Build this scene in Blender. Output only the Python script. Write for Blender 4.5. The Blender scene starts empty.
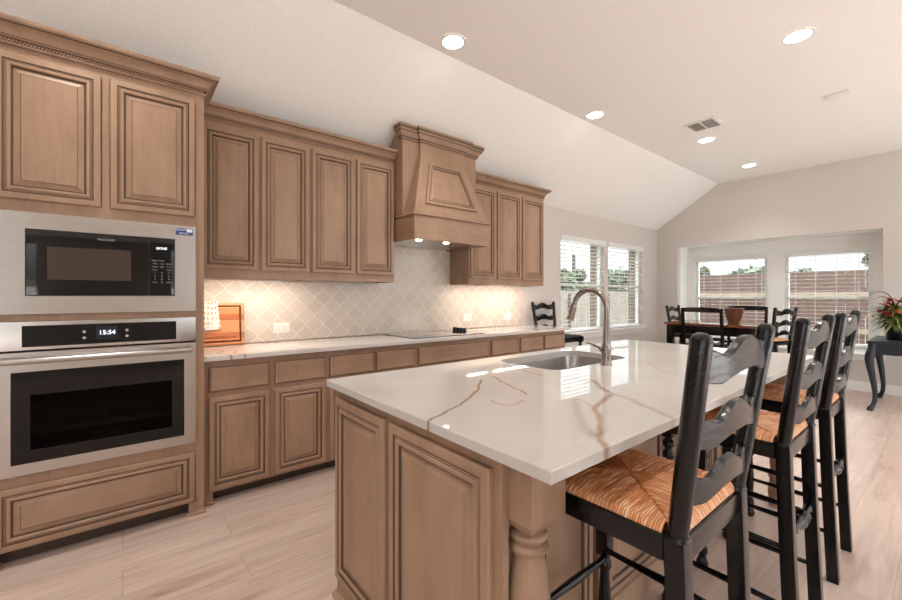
import bpy, bmesh, math, random
from mathutils import Vector, Matrix
rnd = random.Random(11)
sc = bpy.context.scene
col = sc.collection
PI = math.pi

# ------------------------------------------------------------------ camera, world, exposure
cam_data = bpy.data.cameras.new('camera')
cam = bpy.data.objects.new('camera', cam_data)
col.objects.link(cam)
cam.location = (3.44, 0.0, 1.27)
cam.rotation_euler = (PI / 2, 0, math.atan2(502, 406))
cam_data.sensor_fit = 'HORIZONTAL'
cam_data.sensor_width = 36.0
cam_data.lens = 36.0 * 406.0 / 902.0
cam_data.shift_y = -4.0 / 902.0
cam_data.clip_start = 0.02
cam_data.clip_end = 200
sc.camera = cam

sc.view_settings.view_transform = 'Standard'
sc.view_settings.look = 'None'
sc.view_settings.gamma = 1.0
sc.view_settings.use_curve_mapping = False
sc.view_settings.exposure = 0.70
sc.cycles.max_bounces = 10
sc.cycles.diffuse_bounces = 5
sc.cycles.glossy_bounces = 5
sc.cycles.transparent_max_bounces = 16
sc.cycles.sample_clamp_indirect = 8.0

world = bpy.data.worlds.new('world')
sc.world = world
world.use_nodes = True
wt = world.node_tree
wbg = wt.nodes['Background']
wtc = wt.nodes.new('ShaderNodeTexCoord')
wsep = wt.nodes.new('ShaderNodeSeparateXYZ')
wramp = wt.nodes.new('ShaderNodeValToRGB')
wt.links.new(wtc.outputs['Generated'], wsep.inputs[0])
wt.links.new(wsep.outputs['Z'], wramp.inputs['Fac'])
# overcast sky: brighter towards the zenith
wel = wramp.color_ramp.elements
wel[0].position = 0.0; wel[0].color = (0.80, 0.83, 0.86, 1)
wel[1].position = 1.0; wel[1].color = (5.0, 5.3, 5.6, 1)
wm = wel.new(0.22); wm.color = (1.7, 1.8, 1.9, 1)
wt.links.new(wramp.outputs['Color'], wbg.inputs['Color'])
wbg.inputs['Strength'].default_value = 1.0
sun_d = bpy.data.lights.new('sun', 'SUN')  # added sun, lights the pale outside ground for bounce onto the ceiling
sun_d.energy = 8.5
sun_d.angle = math.radians(3)
sun_d.color = (1.0, 1.0, 1.0)
sun = bpy.data.objects.new('sun', sun_d)
col.objects.link(sun)
sun.rotation_euler = (math.radians(-18), math.radians(24), 0)

LAMP_COL = (1.0, 0.975, 0.945)
LAMP_W = 50.0          # each recessed lamp
STRIP_W = 3.2          # each under cabinet strip

# ------------------------------------------------------------------ materials
def lin(c):
    return tuple(((x / 255.0) / 12.92 if x / 255.0 <= 0.04045 else ((x / 255.0 + 0.055) / 1.055) ** 2.4) for x in c) + (1.0,)

class NT:
    def __init__(s, name):
        s.m = bpy.data.materials.new(name)
        s.m.use_nodes = True
        s.t = s.m.node_tree
        s.b = s.t.nodes['Principled BSDF']
    def n(s, typ, **kw):
        nd = s.t.nodes.new(typ)
        for k, v in kw.items():
            setattr(nd, k, v)
        return nd
    def l(s, a, b):
        s.t.links.new(a, b)
    def coord(s, scale=(1, 1, 1), rot=(0, 0, 0), which='Object'):
        tc = s.n('ShaderNodeTexCoord')
        mp = s.n('ShaderNodeMapping')
        mp.inputs['Scale'].default_value = scale
        mp.inputs['Rotation'].default_value = rot
        s.l(tc.outputs[which], mp.inputs['Vector'])
        return mp.outputs['Vector']
    def noise(s, vec, scale=5, detail=4, rough=0.55, dist=0.0):
        nd = s.n('ShaderNodeTexNoise')
        nd.inputs['Scale'].default_value = scale
        nd.inputs['Detail'].default_value = detail
        nd.inputs['Roughness'].default_value = rough
        nd.inputs['Distortion'].default_value = dist
        s.l(vec, nd.inputs['Vector'])
        return nd.outputs['Fac']
    def ramp(s, fac, stops):
        nd = s.n('ShaderNodeValToRGB')
        cr = nd.color_ramp
        while len(cr.elements) < len(stops):
            cr.elements.new(0.5)
        for e, (p, c) in zip(cr.elements, stops):
            e.position = p
            e.color = c
        s.l(fac, nd.inputs['Fac'])
        return nd.outputs['Color']
    def math(s, op, a, b=None, clamp=False):
        nd = s.n('ShaderNodeMath', operation=op)
        nd.use_clamp = clamp
        for i, v in enumerate((a, b)):
            if v is None:
                continue
            if isinstance(v, (int, float)):
                nd.inputs[i].default_value = v
            else:
                s.l(v, nd.inputs[i])
        return nd.outputs[0]
    def vmath(s, op, a, b=None, out=0):
        nd = s.n('ShaderNodeVectorMath', operation=op)
        for i, v in enumerate((a, b)):
            if v is None:
                continue
            if isinstance(v, (tuple, list)):
                nd.inputs[i].default_value = v
            else:
                s.l(v, nd.inputs[i])
        return nd.outputs['Value'] if out else nd.outputs['Vector']
    def mix(s, fac, a, b, blend='MIX'):
        nd = s.n('ShaderNodeMix', data_type='RGBA', blend_type=blend)
        for k, v in ((0, fac), (6, a), (7, b)):
            if isinstance(v, (int, float)):
                nd.inputs[k].default_value = v
            elif isinstance(v, tuple):
                nd.inputs[k].default_value = v
            else:
                s.l(v, nd.inputs[k])
        return nd.outputs[2]
    def bump(s, h, strength=0.2, dist=0.01):
        nd = s.n('ShaderNodeBump')
        nd.inputs['Strength'].default_value = strength
        nd.inputs['Distance'].default_value = dist
        s.l(h, nd.inputs['Height'])
        s.l(nd.outputs['Normal'], s.b.inputs['Normal'])
    def set(s, color=None, rough=None, metal=None, spec=None, coat=None, emis=None, estr=None):
        b = s.b
        if color is not None:
            if isinstance(color, tuple):
                b.inputs['Base Color'].default_value = color
            else:
                s.l(color, b.inputs['Base Color'])
        if rough is not None:
            if isinstance(rough, (int, float)):
                b.inputs['Roughness'].default_value = rough
            else:
                s.l(rough, b.inputs['Roughness'])
        if metal is not None: b.inputs['Metallic'].default_value = metal
        if spec is not None: b.inputs['Specular IOR Level'].default_value = spec
        if coat is not None: b.inputs['Coat Weight'].default_value = coat
        if emis is not None: b.inputs['Emission Color'].default_value = emis
        if estr is not None: b.inputs['Emission Strength'].default_value = estr
        return s.m

def plain(name, c, rough=0.5, metal=0.0, nscale=30, namt=0.06, bump=0.0, **kw):
    t = NT(name)
    c = lin(c)
    v = t.coord()
    f = t.noise(v, nscale, 3)
    lo = tuple(x * (1 - namt) for x in c[:3]) + (1,)
    hi = tuple(min(1, x * (1 + namt)) for x in c[:3]) + (1,)
    t.set(t.ramp(f, [(0.3, lo), (0.7, hi)]), rough, metal, **kw)
    if bump:
        t.bump(f, bump, 0.004)
    return t.m

def wood(name, c, rough=0.42, vertical=True, contrast=0.16, axis=None):
    t = NT(name)
    c = lin(c)
    sc_ = (1, 1, 0.07) if vertical else (1, 0.07, 1)
    if axis == 'x':
        sc_ = (0.07, 1, 1)
    v = t.coord(sc_)
    g = t.noise(v, 38, 6, 0.65, 0.8)
    v2 = t.coord((1, 1, 0.45))
    b = t.noise(v2, 7, 4, 0.6)
    f = t.math('ADD', t.math('MULTIPLY', g, 0.42), t.math('MULTIPLY', b, 0.58))
    mk = lambda k, r=1.0: (min(1, c[0] * k), min(1, c[1] * k * r), min(1, c[2] * k * r * r), 1)
    t.set(t.ramp(f, [(0.32, mk(1 - contrast * 1.3, 0.97)), (0.5, mk(1.0)), (0.68, mk(1 + contrast))]), rough, spec=0.4)
    t.bump(g, 0.05, 0.002)
    return t.m

M = {}
M['wood'] = wood('cabinet_wood', (157, 127, 104))
M['wood_h'] = wood('cabinet_wood_horizontal', (157, 127, 104), vertical=False)
M['glaze'] = plain('brown_glaze', (84, 63, 47), 0.5)
M['glaze2'] = plain('brown_glaze_light', (112, 85, 64), 0.5)
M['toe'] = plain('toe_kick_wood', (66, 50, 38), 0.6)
M['wall'] = plain('wall_paint', (208, 201, 195), 0.9, nscale=60, namt=0.015, bump=0.05)
M['niche'] = plain('wall_paint_window_lit', (238, 236, 233), 0.9, nscale=60, namt=0.015, bump=0.05)  # wall paint made lighter to stand in for window light
t = NT('ceiling_paint')
v = t.coord()
f = t.noise(v, 70, 4, 0.6)
t.set(t.ramp(f, [(0.35, lin((236, 233, 229))), (0.65, lin((242, 239, 236)))]), 0.95)
t.bump(f, 0.22, 0.006)
M['ceiling'] = t.m
M['trimwhite'] = plain('white_trim_paint', (232, 230, 226), 0.45, namt=0.02)
M['blind'] = plain('white_blind', (228, 228, 226), 0.5, namt=0.02)
t = NT('black_painted_wood')
v = t.coord((1, 0.14, 1))
g = t.noise(v, 60, 4, 0.6, 0.6)
t.set(t.ramp(g, [(0.3, lin((5, 5, 7))), (0.7, lin((11, 11, 14)))]), 0.16, spec=0.42)
t.bump(g, 0.4, 0.003)
M['black'] = t.m
M['navy'] = plain('dark_painted_wood', (26, 32, 42), 0.38, nscale=18, namt=0.2, spec=0.5)
M['blackplastic'] = plain('black_plastic', (14, 14, 15), 0.35)
M['bronzeink'] = plain('engraving', (96, 52, 30), 0.8)
M['white'] = plain('white_plastic', (236, 232, 226), 0.4, namt=0.02)
M['slot'] = plain('dark_slot', (60, 56, 52), 0.6)
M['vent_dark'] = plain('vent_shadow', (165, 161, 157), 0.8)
M['chrome'] = plain('brushed_nickel', (158, 149, 142), 0.2, 1.0, namt=0.04)
t = NT('stainless_steel')
v = t.coord((1, 0.04, 1))
f = t.noise(v, 240, 3, 0.6)
t.set(t.ramp(f, [(0.3, lin((184, 179, 174))), (0.7, lin((193, 188, 183)))]), t.math('ADD', 0.25, t.math('MULTIPLY', f, 0.03)), 1.0)
M['steel'] = t.m
M['sinksteel'] = plain('sink_steel', (165, 163, 160), 0.28, 1.0, namt=0.05)
M['blackglass'] = plain('black_glass', (6, 6, 7), 0.05, nscale=4, namt=0.1, spec=0.4)
M['mwwindow'] = plain('microwave_reflection', (62, 50, 42), 0.12, nscale=4, namt=0.1, spec=0.6)  # brown base stands in for wood reflected in the pane
M['cookglass'] = plain('cooktop_glass', (26, 24, 23), 0.06, nscale=4, namt=0.1, spec=1.0, coat=1.0)
M['cavity'] = plain('oven_cavity', (88, 82, 76), 0.4)
M['rack'] = plain('oven_rack', (150, 140, 128), 0.3, 1.0)
t = NT('tinted_glass')
out = t.t.nodes['Material Output']
tr = t.n('ShaderNodeBsdfTransparent'); tr.inputs['Color'].default_value = (0.5, 0.47, 0.44, 1)
gl = t.n('ShaderNodeBsdfGlossy'); gl.inputs['Roughness'].default_value = 0.03
fr = t.n('ShaderNodeLayerWeight'); fr.inputs['Blend'].default_value = 0.12
mx = t.n('ShaderNodeMixShader')
t.l(fr.outputs[0], mx.inputs[0]); t.l(tr.outputs[0], mx.inputs[1]); t.l(gl.outputs[0], mx.inputs[2])
t.l(mx.outputs[0], out.inputs['Surface'])
M['tint'] = t.m
t = NT('window_glass')
out = t.t.nodes['Material Output']
tr = t.n('ShaderNodeBsdfTransparent'); tr.inputs['Color'].default_value = (0.93, 0.95, 0.95, 1)
gl = t.n('ShaderNodeBsdfGlossy'); gl.inputs['Roughness'].default_value = 0.0
fr = t.n('ShaderNodeLayerWeight'); fr.inputs['Blend'].default_value = 0.06
mx = t.n('ShaderNodeMixShader')
t.l(fr.outputs[0], mx.inputs[0]); t.l(tr.outputs[0], mx.inputs[1]); t.l(gl.outputs[0], mx.inputs[2])
t.l(mx.outputs[0], out.inputs['Surface'])
M['glass'] = t.m
def emit(name, c, s):
    t = NT(name)
    t.set(c, 0.5, emis=c, estr=s)
    return t.m
M['lens'] = emit('lamp_lens', (1.0, 0.93, 0.83, 1), 14.0)
M['strip'] = emit('strip_light', (1.0, 0.84, 0.68, 1), 10.0)
M['digits'] = emit('display_digits', (0.80, 0.90, 1.0, 1), 1.2)
M['print'] = plain('grey_print', (170, 170, 172), 0.6)
M['screen'] = plain('blue_black_screen', (24, 28, 44), 0.2)
M['sticker'] = plain('blue_sticker', (44, 66, 122), 0.5, nscale=90, namt=0.5)
M['paper'] = plain('paper', (226, 228, 232), 0.6, namt=0.03)

# floor : pale wood look planks running along +y
t = NT('wood_plank_floor')
v = t.coord((1, 1, 1), (0, 0, PI / 2))
br = t.n('ShaderNodeTexBrick')
br.offset = 0.37
br.inputs['Scale'].default_value = 1.0
br.inputs['Brick Width'].default_value = 1.22
br.inputs['Row Height'].default_value = 0.205
br.inputs['Mortar Size'].default_value = 0.0016
br.inputs['Mortar Smooth'].default_value = 0.2
br.inputs['Color1'].default_value = (0.0, 0.0, 0.0, 1)
br.inputs['Color2'].default_value = (1.0, 1.0, 1.0, 1)
br.inputs['Mortar'].default_value = (0.5, 0.5, 0.5, 1)
t.l(v, br.inputs['Vector'])
vg = t.coord((1, 0.09, 1))
off = t.vmath('ADD', vg, t.vmath('MULTIPLY', br.outputs['Color'], (7.0, 3.0, 0.0)))
g = t.noise(off, 26, 6, 0.62, 0.6)
g2 = t.noise(off, 6, 3, 0.5, 0.8)
f = t.math('ADD', t.math('MULTIPLY', g, 0.6), t.math('MULTIPLY', g2, 0.4))
cc = t.ramp(f, [(0.30, lin((150, 128, 115))), (0.44, lin((186, 163, 149))), (0.56, lin((198, 177, 164))), (0.74, lin((213, 196, 185)))])
tone = t.ramp(t.math('MULTIPLY', br.outputs['Color'], 1.0), [(0.0, (0.95, 0.95, 0.95, 1)), (1.0, (1.04, 1.04, 1.04, 1))])
cc = t.mix(1.0, cc, tone, 'MULTIPLY')
cc = t.mix(t.math('MULTIPLY', br.outputs['Fac'], 0.5), cc, lin((112, 98, 88)))
t.set(cc, t.math('ADD', 0.26, t.math('MULTIPLY', g, 0.16)), spec=0.5)
t.bump(t.math('SUBTRACT', t.math('MULTIPLY', g, 0.25), br.outputs['Fac']), 0.12, 0.003)
M['floor'] = t.m

# quartz with explicit veins (object coordinates == world coordinates for both worktops)
def quartz(name, veins, c0, c1):
    t = NT(name)
    tc = t.n('ShaderNodeTexCoord')
    P = tc.outputs['Object']
    nz = t.n('ShaderNodeTexNoise'); nz.inputs['Scale'].default_value = 13; nz.inputs['Detail'].default_value = 3
    t.l(P, nz.inputs['Vector'])
    d = t.vmath('MULTIPLY', t.vmath('SUBTRACT', nz.outputs['Color'], (0.5, 0.5, 0.5)), (0.026, 0.026, 0.0))
    Pn = t.vmath('MULTIPLY', t.vmath('ADD', P, d), (1, 1, 0))
    base = t.ramp(t.noise(P, 3, 4), [(0.3, lin(c0)), (0.7, lin(c1))])
    cur = base
    for colr, width, soft, strength, pts in veins:
        best = None
        for a, b in zip(pts[:-1], pts[1:]):
            ab = (b[0] - a[0], b[1] - a[1], 0.0)
            L2 = ab[0] ** 2 + ab[1] ** 2
            pa = t.vmath('SUBTRACT', Pn, (a[0], a[1], 0.0))
            h = t.math('MULTIPLY', t.vmath('DOT_PRODUCT', pa, ab, 1), 1.0 / L2, clamp=True)
            sca = t.n('ShaderNodeVectorMath', operation='SCALE')
            sca.inputs[0].default_value = ab
            t.l(h, sca.inputs['Scale'])
            dist = t.vmath('DISTANCE', pa, sca.outputs['Vector'], 1)
            best = dist if best is None else t.math('MINIMUM', best, dist)
        mr = t.n('ShaderNodeMapRange')
        mr.inputs['From Min'].default_value = width
        mr.inputs['From Max'].default_value = width + soft
        mr.inputs['To Min'].default_value = strength
        mr.inputs['To Max'].default_value = 0.0
        t.l(best, mr.inputs['Value'])
        cur = t.mix(mr.outputs['Result'], cur, lin(colr))
    t.set(cur, 0.03, spec=0.5)
    return t.m
VB = (150, 118, 92); VG = (168, 152, 142)
M['quartz'] = quartz('quartz_island', [
    (VB, 0.0015, 0.007, 0.9, [(2.51, 0.66), (2.467, 0.765), (2.429, 0.858), (2.383, 0.932), (2.318, 1.034), (2.192, 1.171)]),
    (VB, 0.001, 0.006, 0.85, [(2.165, 1.266), (2.355, 1.182), (2.423, 1.164), (2.472, 1.129)]),
    (VB, 0.0008, 0.004, 0.7, [(2.457, 0.97), (2.50, 0.955), (2.525, 0.961), (2.544, 1.0), (2.527, 1.055)]),
    (VB, 0.001, 0.006, 0.85, [(2.16, 1.474), (2.295, 1.455)]),
    (VB, 0.002, 0.012, 0.85, [(2.499, 1.528), (2.594, 1.425), (2.657, 1.382), (2.689, 1.293), (2.72, 1.17), (2.78, 1.095), (2.834, 1.018), (2.889, 0.924), (2.935, 0.875)]),
    (VG, 0.001, 0.007, 0.6, [(2.634, 1.215), (2.681, 1.193), (2.72, 1.17)]),
    (VG, 0.003, 0.018, 0.6, [(2.622, 1.21), (2.737, 1.06), (2.812, 0.976), (2.867, 0.935)]),
    (VG, 0.003, 0.016, 0.65, [(2.664, 1.375), (2.738, 1.353), (2.803, 1.314), (2.858, 1.283), (2.94, 1.232)]),
    (VG, 0.001, 0.006, 0.5, [(2.419, 2.175), (2.557, 1.993), (2.631, 1.955), (2.80, 1.93)]),
    (VG, 0.001, 0.006, 0.4, [(2.1, 2.75), (2.2, 2.95), (2.15, 3.15)]),
], (192, 186, 180), (200, 195, 189))
M['quartz_wall'] = quartz('quartz_perimeter_lit', [
    (VB, 0.002, 0.008, 0.7, [(0.645, 0.52), (0.5, 0.47), (0.42, 0.52), (0.3, 0.48)]),
    (VB, 0.002, 0.008, 0.7, [(0.645, 0.60), (0.55, 0.55), (0.48, 0.58)]),
    (VG, 0.002, 0.010, 0.6, [(0.645, 3.45), (0.45, 3.55), (0.3, 3.5)]),
    (VB, 0.002, 0.008, 0.7, [(0.645, 3.75), (0.5, 3.8), (0.4, 3.95)]),
    (VG, 0.002, 0.010, 0.6, [(0.645, 2.55), (0.61, 2.5), (0.6, 2.4)]),
], (205, 198, 191), (212, 206, 200))  # lighter base than the island, strip light put into the colour

# glazed lantern tile, coordinates in the wall plane (y, z)
t = NT('lantern_tile')
tc = t.n('ShaderNodeTexCoord')
sp = t.n('ShaderNodeSeparateXYZ')
t.l(tc.outputs['Object'], sp.inputs[0])
TW = 0.150
u = t.math('DIVIDE', sp.outputs['Y'], TW)
w = t.math('DIVIDE', t.math('ADD', sp.outputs['Z'], 0.02), TW)
a = t.math('ADD', u, w)
b = t.math('SUBTRACT', u, w)
def bend(p, q):
    return t.math('ADD', p, t.math('MULTIPLY', t.math('SINE', t.math('MULTIPLY', q, 2 * PI)), 0.034))
a2 = bend(a, b); b2 = bend(b, a)
def edge(x):
    fr = t.math('FRACT', x)
    return t.math('SUBTRACT', 0.5, t.math('ABSOLUTE', t.math('SUBTRACT', fr, 0.5)))
dg = t.math('MINIMUM', edge(a2), edge(b2))
mr = t.n('ShaderNodeMapRange')
mr.inputs['From Min'].default_value = 0.020; mr.inputs['From Max'].default_value = 0.040
t.l(dg, mr.inputs['Value'])
wn = t.n('ShaderNodeTexWhiteNoise', noise_dimensions='2D')
cmb = t.n('ShaderNodeCombineXYZ')
t.l(t.math('FLOOR', a2), cmb.inputs[0]); t.l(t.math('FLOOR', b2), cmb.inputs[1])
t.l(cmb.outputs[0], wn.inputs['Vector'])
tilec = t.ramp(wn.outputs['Value'], [(0.0, lin((203, 192, 180))), (1.0, lin((213, 202, 190)))])
colr = t.mix(mr.outputs['Result'], lin((226, 217, 206)), tilec)
wav = t.noise(tc.outputs['Object'], 16, 2, 0.5)
t.set(colr, t.math('SUBTRACT', 0.55, t.math('MULTIPLY', mr.outputs['Result'], 0.43)), spec=0.6)
mr2 = t.n('ShaderNodeMapRange')
mr2.inputs['From Min'].default_value = 0.02; mr2.inputs['From Max'].default_value = 0.09
t.l(dg, mr2.inputs['Value'])
t.bump(t.math('ADD', t.math('MULTIPLY', mr2.outputs['Result'], 1.0), t.math('MULTIPLY', wav, 1.6)), 0.16, 0.004)
M['tile'] = t.m

# rush (per strand colours with gap shade and rim highlight, stored as an attribute)
t = NT('woven_rush')
at = t.n('ShaderNodeAttribute'); at.attribute_name = 'strand'
nf = t.noise(t.coord(), 60, 3)
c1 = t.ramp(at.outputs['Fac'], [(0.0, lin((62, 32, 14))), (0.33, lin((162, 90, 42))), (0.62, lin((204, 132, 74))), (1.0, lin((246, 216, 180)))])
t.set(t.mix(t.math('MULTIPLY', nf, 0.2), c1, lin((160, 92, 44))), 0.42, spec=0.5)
M['rush'] = t.m
# butcher block
t = NT('cutting_board_wood')
sp = t.n('ShaderNodeSeparateXYZ'); tcc = t.n('ShaderNodeTexCoord'); t.l(tcc.outputs['Object'], sp.inputs[0])
wn = t.n('ShaderNodeTexWhiteNoise', noise_dimensions='1D')
t.l(t.math('FLOOR', t.math('MULTIPLY', sp.outputs['Z'], 22.0)), wn.inputs['W'])
g = t.noise(t.coord((1, 0.1, 1)), 60, 4)
f = t.math('ADD', t.math('MULTIPLY', wn.outputs['Value'], 0.65), t.math('MULTIPLY', g, 0.35))
t.set(t.ramp(f, [(0.1, lin((168, 92, 52))), (0.5, lin((205, 132, 84))), (0.9, lin((228, 166, 118)))]), 0.45)
M['board'] = t.m
# towel
t = NT('printed_towel')
vo = t.n('ShaderNodeTexVoronoi'); vo.inputs['Scale'].default_value = 42; vo.inputs['Randomness'].default_value = 0.25
t.l(t.coord((1, 1, 0.62)), vo.inputs['Vector'])
fd = t.math('LESS_THAN', vo.outputs['Distance'], 0.30)
pc = t.ramp(vo.outputs['Color'], [(0.35, lin((120, 116, 116))), (0.65, lin((214, 130, 90)))])
t.set(t.mix(t.math('MULTIPLY', fd, 0.75), lin((232, 226, 218)), pc), 0.9)
M['towel'] = t.m
M['terracotta'] = plain('copper_pot', (108, 68, 50), 0.35, nscale=24, namt=0.25, bump=0.2)
M['tabletop'] = wood('dining_table_top', (116, 68, 42), 0.12, axis='x', contrast=0.25)
M['leafm'] = plain('leaf_green', (84, 112, 52), 0.5, nscale=12, namt=0.4)
M['leafy'] = plain('pale_leaf', (168, 178, 104), 0.5, nscale=12, namt=0.3)
M['leafd'] = plain('dark_leaf', (44, 68, 40), 0.5, nscale=12, namt=0.4)
M['petalr'] = plain('burgundy_petal', (142, 28, 38), 0.5, nscale=20, namt=0.4)
M['petalo'] = plain('orange_petal', (206, 120, 60), 0.5, nscale=20, namt=0.3)
M['petalc'] = plain('cream_petal', (228, 196, 160), 0.5, nscale=20, namt=0.2)
M['stem'] = plain('brown_stem', (92, 48, 32), 0.6)
M['fence'] = wood('weathered_fence', (116, 108, 100), 0.9, contrast=0.2)
M['fencer'] = wood('red_brown_fence', (102, 80, 74), 0.9, contrast=0.2)
M['fencerail'] = plain('pale_rail', (150, 134, 118), 0.9)
M['brick'] = plain('brick_veneer', (128, 112, 100), 0.9, nscale=14, namt=0.25)
M['grass'] = plain('lawn', (110, 112, 82), 0.95, nscale=6, namt=0.3)
M['bounce_ground'] = plain('pale_bounce_ground', (208, 209, 210), 0.9, namt=0.04)  # pale colour chosen to bounce light indoors
M['treeleaf'] = plain('tree_leaf', (92, 100, 80), 0.8, nscale=3, namt=0.4)
M['bark'] = plain('bark', (90, 78, 66), 0.9)
M['pole'] = plain('pole_wood', (84, 76, 70), 0.9)

# ------------------------------------------------------------------ mesh builder
class MB:
    def __init__(s):
        s.bm = bmesh.new()
    def v(s, p):
        return s.bm.verts.new(Vector(p))
    def face(s, pts, mi=0):
        f = s.bm.faces.new([s.v(p) for p in pts])
        f.material_index = mi
        return f
    def box(s, x0, x1, y0, y1, z0, z1, mi=0, bev=0.0, seg=2, mat=None):
        c = [(x0, y0, z0), (x1, y0, z0), (x1, y1, z0), (x0, y1, z0), (x0, y0, z1), (x1, y0, z1), (x1, y1, z1), (x0, y1, z1)]
        vs = [s.v(p) for p in c]
        if mat is not None:
            for q in vs:
                q.co = mat @ q.co
        fs = []
        for i in ((3, 2, 1, 0), (4, 5, 6, 7), (0, 1, 5, 4), (1, 2, 6, 5), (2, 3, 7, 6), (3, 0, 4, 7)):
            f = s.bm.faces.new([vs[k] for k in i])
            f.material_index = mi
            fs.append(f)
        if bev > 0:
            es = {e for f in fs for e in f.edges}
            bmesh.ops.bevel(s.bm, geom=list(es), offset=bev, segments=seg, profile=0.7, affect='EDGES', material=mi)
        return s
    def loft(s, loops, mi=0, cap0=True, cap1=True, closed=True, mis=None):
        vl = [[s.v(p) for p in lp] for lp in loops]
        n = len(vl[0])
        for k in range(len(vl) - 1):
            a, b = vl[k], vl[k + 1]
            for i in range(n if closed else n - 1):
                j = (i + 1) % n
                try:
                    f = s.bm.faces.new((a[i], a[j], b[j], b[i]))
                    f.material_index = mi if mis is None else mis[k]
                except ValueError:
                    pass
        if closed and cap0:
            f = s.bm.faces.new(list(reversed(vl[0]))); f.material_index = mi if mis is None else mis[0]
        if closed and cap1:
            f = s.bm.faces.new(vl[-1]); f.material_index = mi if mis is None else mis[-1]
        return s
    def tube(s, pts, r, n=10, mi=0, sq=1.0):
        pts = [Vector(p) for p in pts]
        if isinstance(r, (int, float)):
            r = [r] * len(pts)
        loops = []
        up = None
        for i, p in enumerate(pts):
            tn = (pts[min(i + 1, len(pts) - 1)] - pts[max(i - 1, 0)]).normalized()
            if up is None:
                ref = Vector((0, 0, 1)) if abs(tn.z) < 0.9 else Vector((1, 0, 0))
                up = tn.cross(ref).normalized()
            up = (up - tn * up.dot(tn)).normalized()
            sd = tn.cross(up)
            loops.append([p + (up * math.cos(2 * PI * k / n) + sd * math.sin(2 * PI * k / n) * sq) * r[i] for k in range(n)])
        return s.loft(loops, mi)
    def lathe(s, prof, origin=(0, 0, 0), n=20, mi=0, axis='z', rot=None):
        o = Vector(origin)
        loops = []
        for r, h in prof:
            lp = []
            for k in range(n):
                a = 2 * PI * k / n
                c, q = math.cos(a) * r, math.sin(a) * r
                p = {'z': (c, q, h), 'y': (q, h, c), 'x': (h, c, q)}[axis]
                p = Vector(p)
                if rot is not None:
                    p = rot @ p
                lp.append(o + p)
            loops.append(lp)
        return s.loft(loops, mi)
    def prism(s, poly, axis, a0, a1, mi=0, bev=0.0):
        # poly in the two other axes (order x,y,z without axis)
        def mk(p, a):
            return {'x': (a, p[0], p[1]), 'y': (p[0], a, p[1]), 'z': (p[0], p[1], a)}[axis]
        n0 = len(s.bm.faces)
        s.loft([[mk(p, a0) for p in poly], [mk(p, a1) for p in poly]], mi)
        if bev:
            s.bm.faces.ensure_lookup_table()
            es = {e for f in s.bm.faces[n0:] for e in f.edges}
            bmesh.ops.bevel(s.bm, geom=list(es), offset=bev, segments=2, profile=0.7, affect='EDGES', material=mi)
        return s
    def panel(s, P0, U, V, N, poly, prof, cap_mi=0):
        P0, U, V, N = Vector(P0), Vector(U), Vector(V), Vector(N)
        m = len(poly)
        def inset(d):
            res = []
            for i in range(m):
                p, a, c = Vector(poly[i]), Vector(poly[i - 1]), Vector(poly[(i + 1) % m])
                e1 = (p - a).normalized(); e2 = (c - p).normalized()
                n1 = Vector((-e1.y, e1.x)); n2 = Vector((-e2.y, e2.x))
                bi = (n1 + n2)
                bi = bi / max(1e-6, 1 + n1.dot(n2))
                res.append(p + bi * d)
            return res
        loops, mis = [], []
        for d, h, mi in prof:
            loops.append([P0 + U * q.x + V * q.y + N * h for q in inset(d)])
            mis.append(mi)
        vl = [[s.v(p) for p in lp] for lp in loops]
        for k in range(len(vl) - 1):
            for i in range(m):
                j = (i + 1) % m
                f = s.bm.faces.new((vl[k][i], vl[k][j], vl[k + 1][j], vl[k + 1][i]))
                f.material_index = mis[k + 1]
        f = s.bm.faces.new(vl[-1]); f.material_index = cap_mi
        f = s.bm.faces.new(list(reversed(vl[0]))); f.material_index = cap_mi
        return s
    def crown(s, path, prof, mi=0, mis=None, side=1.0):
        # path: plan polyline; profile (out, z) to the right hand side of the path
        P = [Vector(p) for p in path]
        loops = []
        for i, p in enumerate(P):
            d1 = (P[i] - P[i - 1]).normalized() if i > 0 else None
            d2 = (P[i + 1] - P[i]).normalized() if i < len(P) - 1 else None
            nn = []
            for d in (d1, d2):
                if d is not None:
                    nn.append(Vector((d.y, -d.x)) * side)
            if len(nn) == 2:
                b = (nn[0] + nn[1]) / max(1e-6, 1 + nn[0].dot(nn[1]))
            else:
                b = nn[0]
            loops.append([(p.x + b.x * o, p.y + b.y * o, z) for o, z in prof])
        n = len(prof)
        vl = [[s.v(q) for q in lp] for lp in loops]
        for k in range(len(vl) - 1):
            for i in range(n):
                j = (i + 1) % n
                f = s.bm.faces.new((vl[k][i], vl[k][j], vl[k + 1][j], vl[k + 1][i]))
                f.material_index = mi if mis is None else mis[i]
        s.bm.faces.new(list(reversed(vl[0]))).material_index = mi
        s.bm.faces.new(vl[-1]).material_index = mi
        return s
    def build(s, name, mats, parent=None, loc=None, angle=35):
        bmesh.ops.recalc_face_normals(s.bm, faces=s.bm.faces)
        me = bpy.data.meshes.new(name)
        s.bm.to_mesh(me)
        s.bm.free()
        if not isinstance(mats, (list, tuple)):
            mats = [mats]
        for m_ in mats:
            me.materials.append(m_)
        if angle:
            me.polygons.foreach_set('use_smooth', [True] * len(me.polygons))
            me.set_sharp_from_angle(angle=math.radians(angle))
        o = bpy.data.objects.new(name, me)
        col.objects.link(o)
        if parent is not None:
            o.parent = parent
        if loc is not None:
            o.location = loc
        return o

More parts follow.
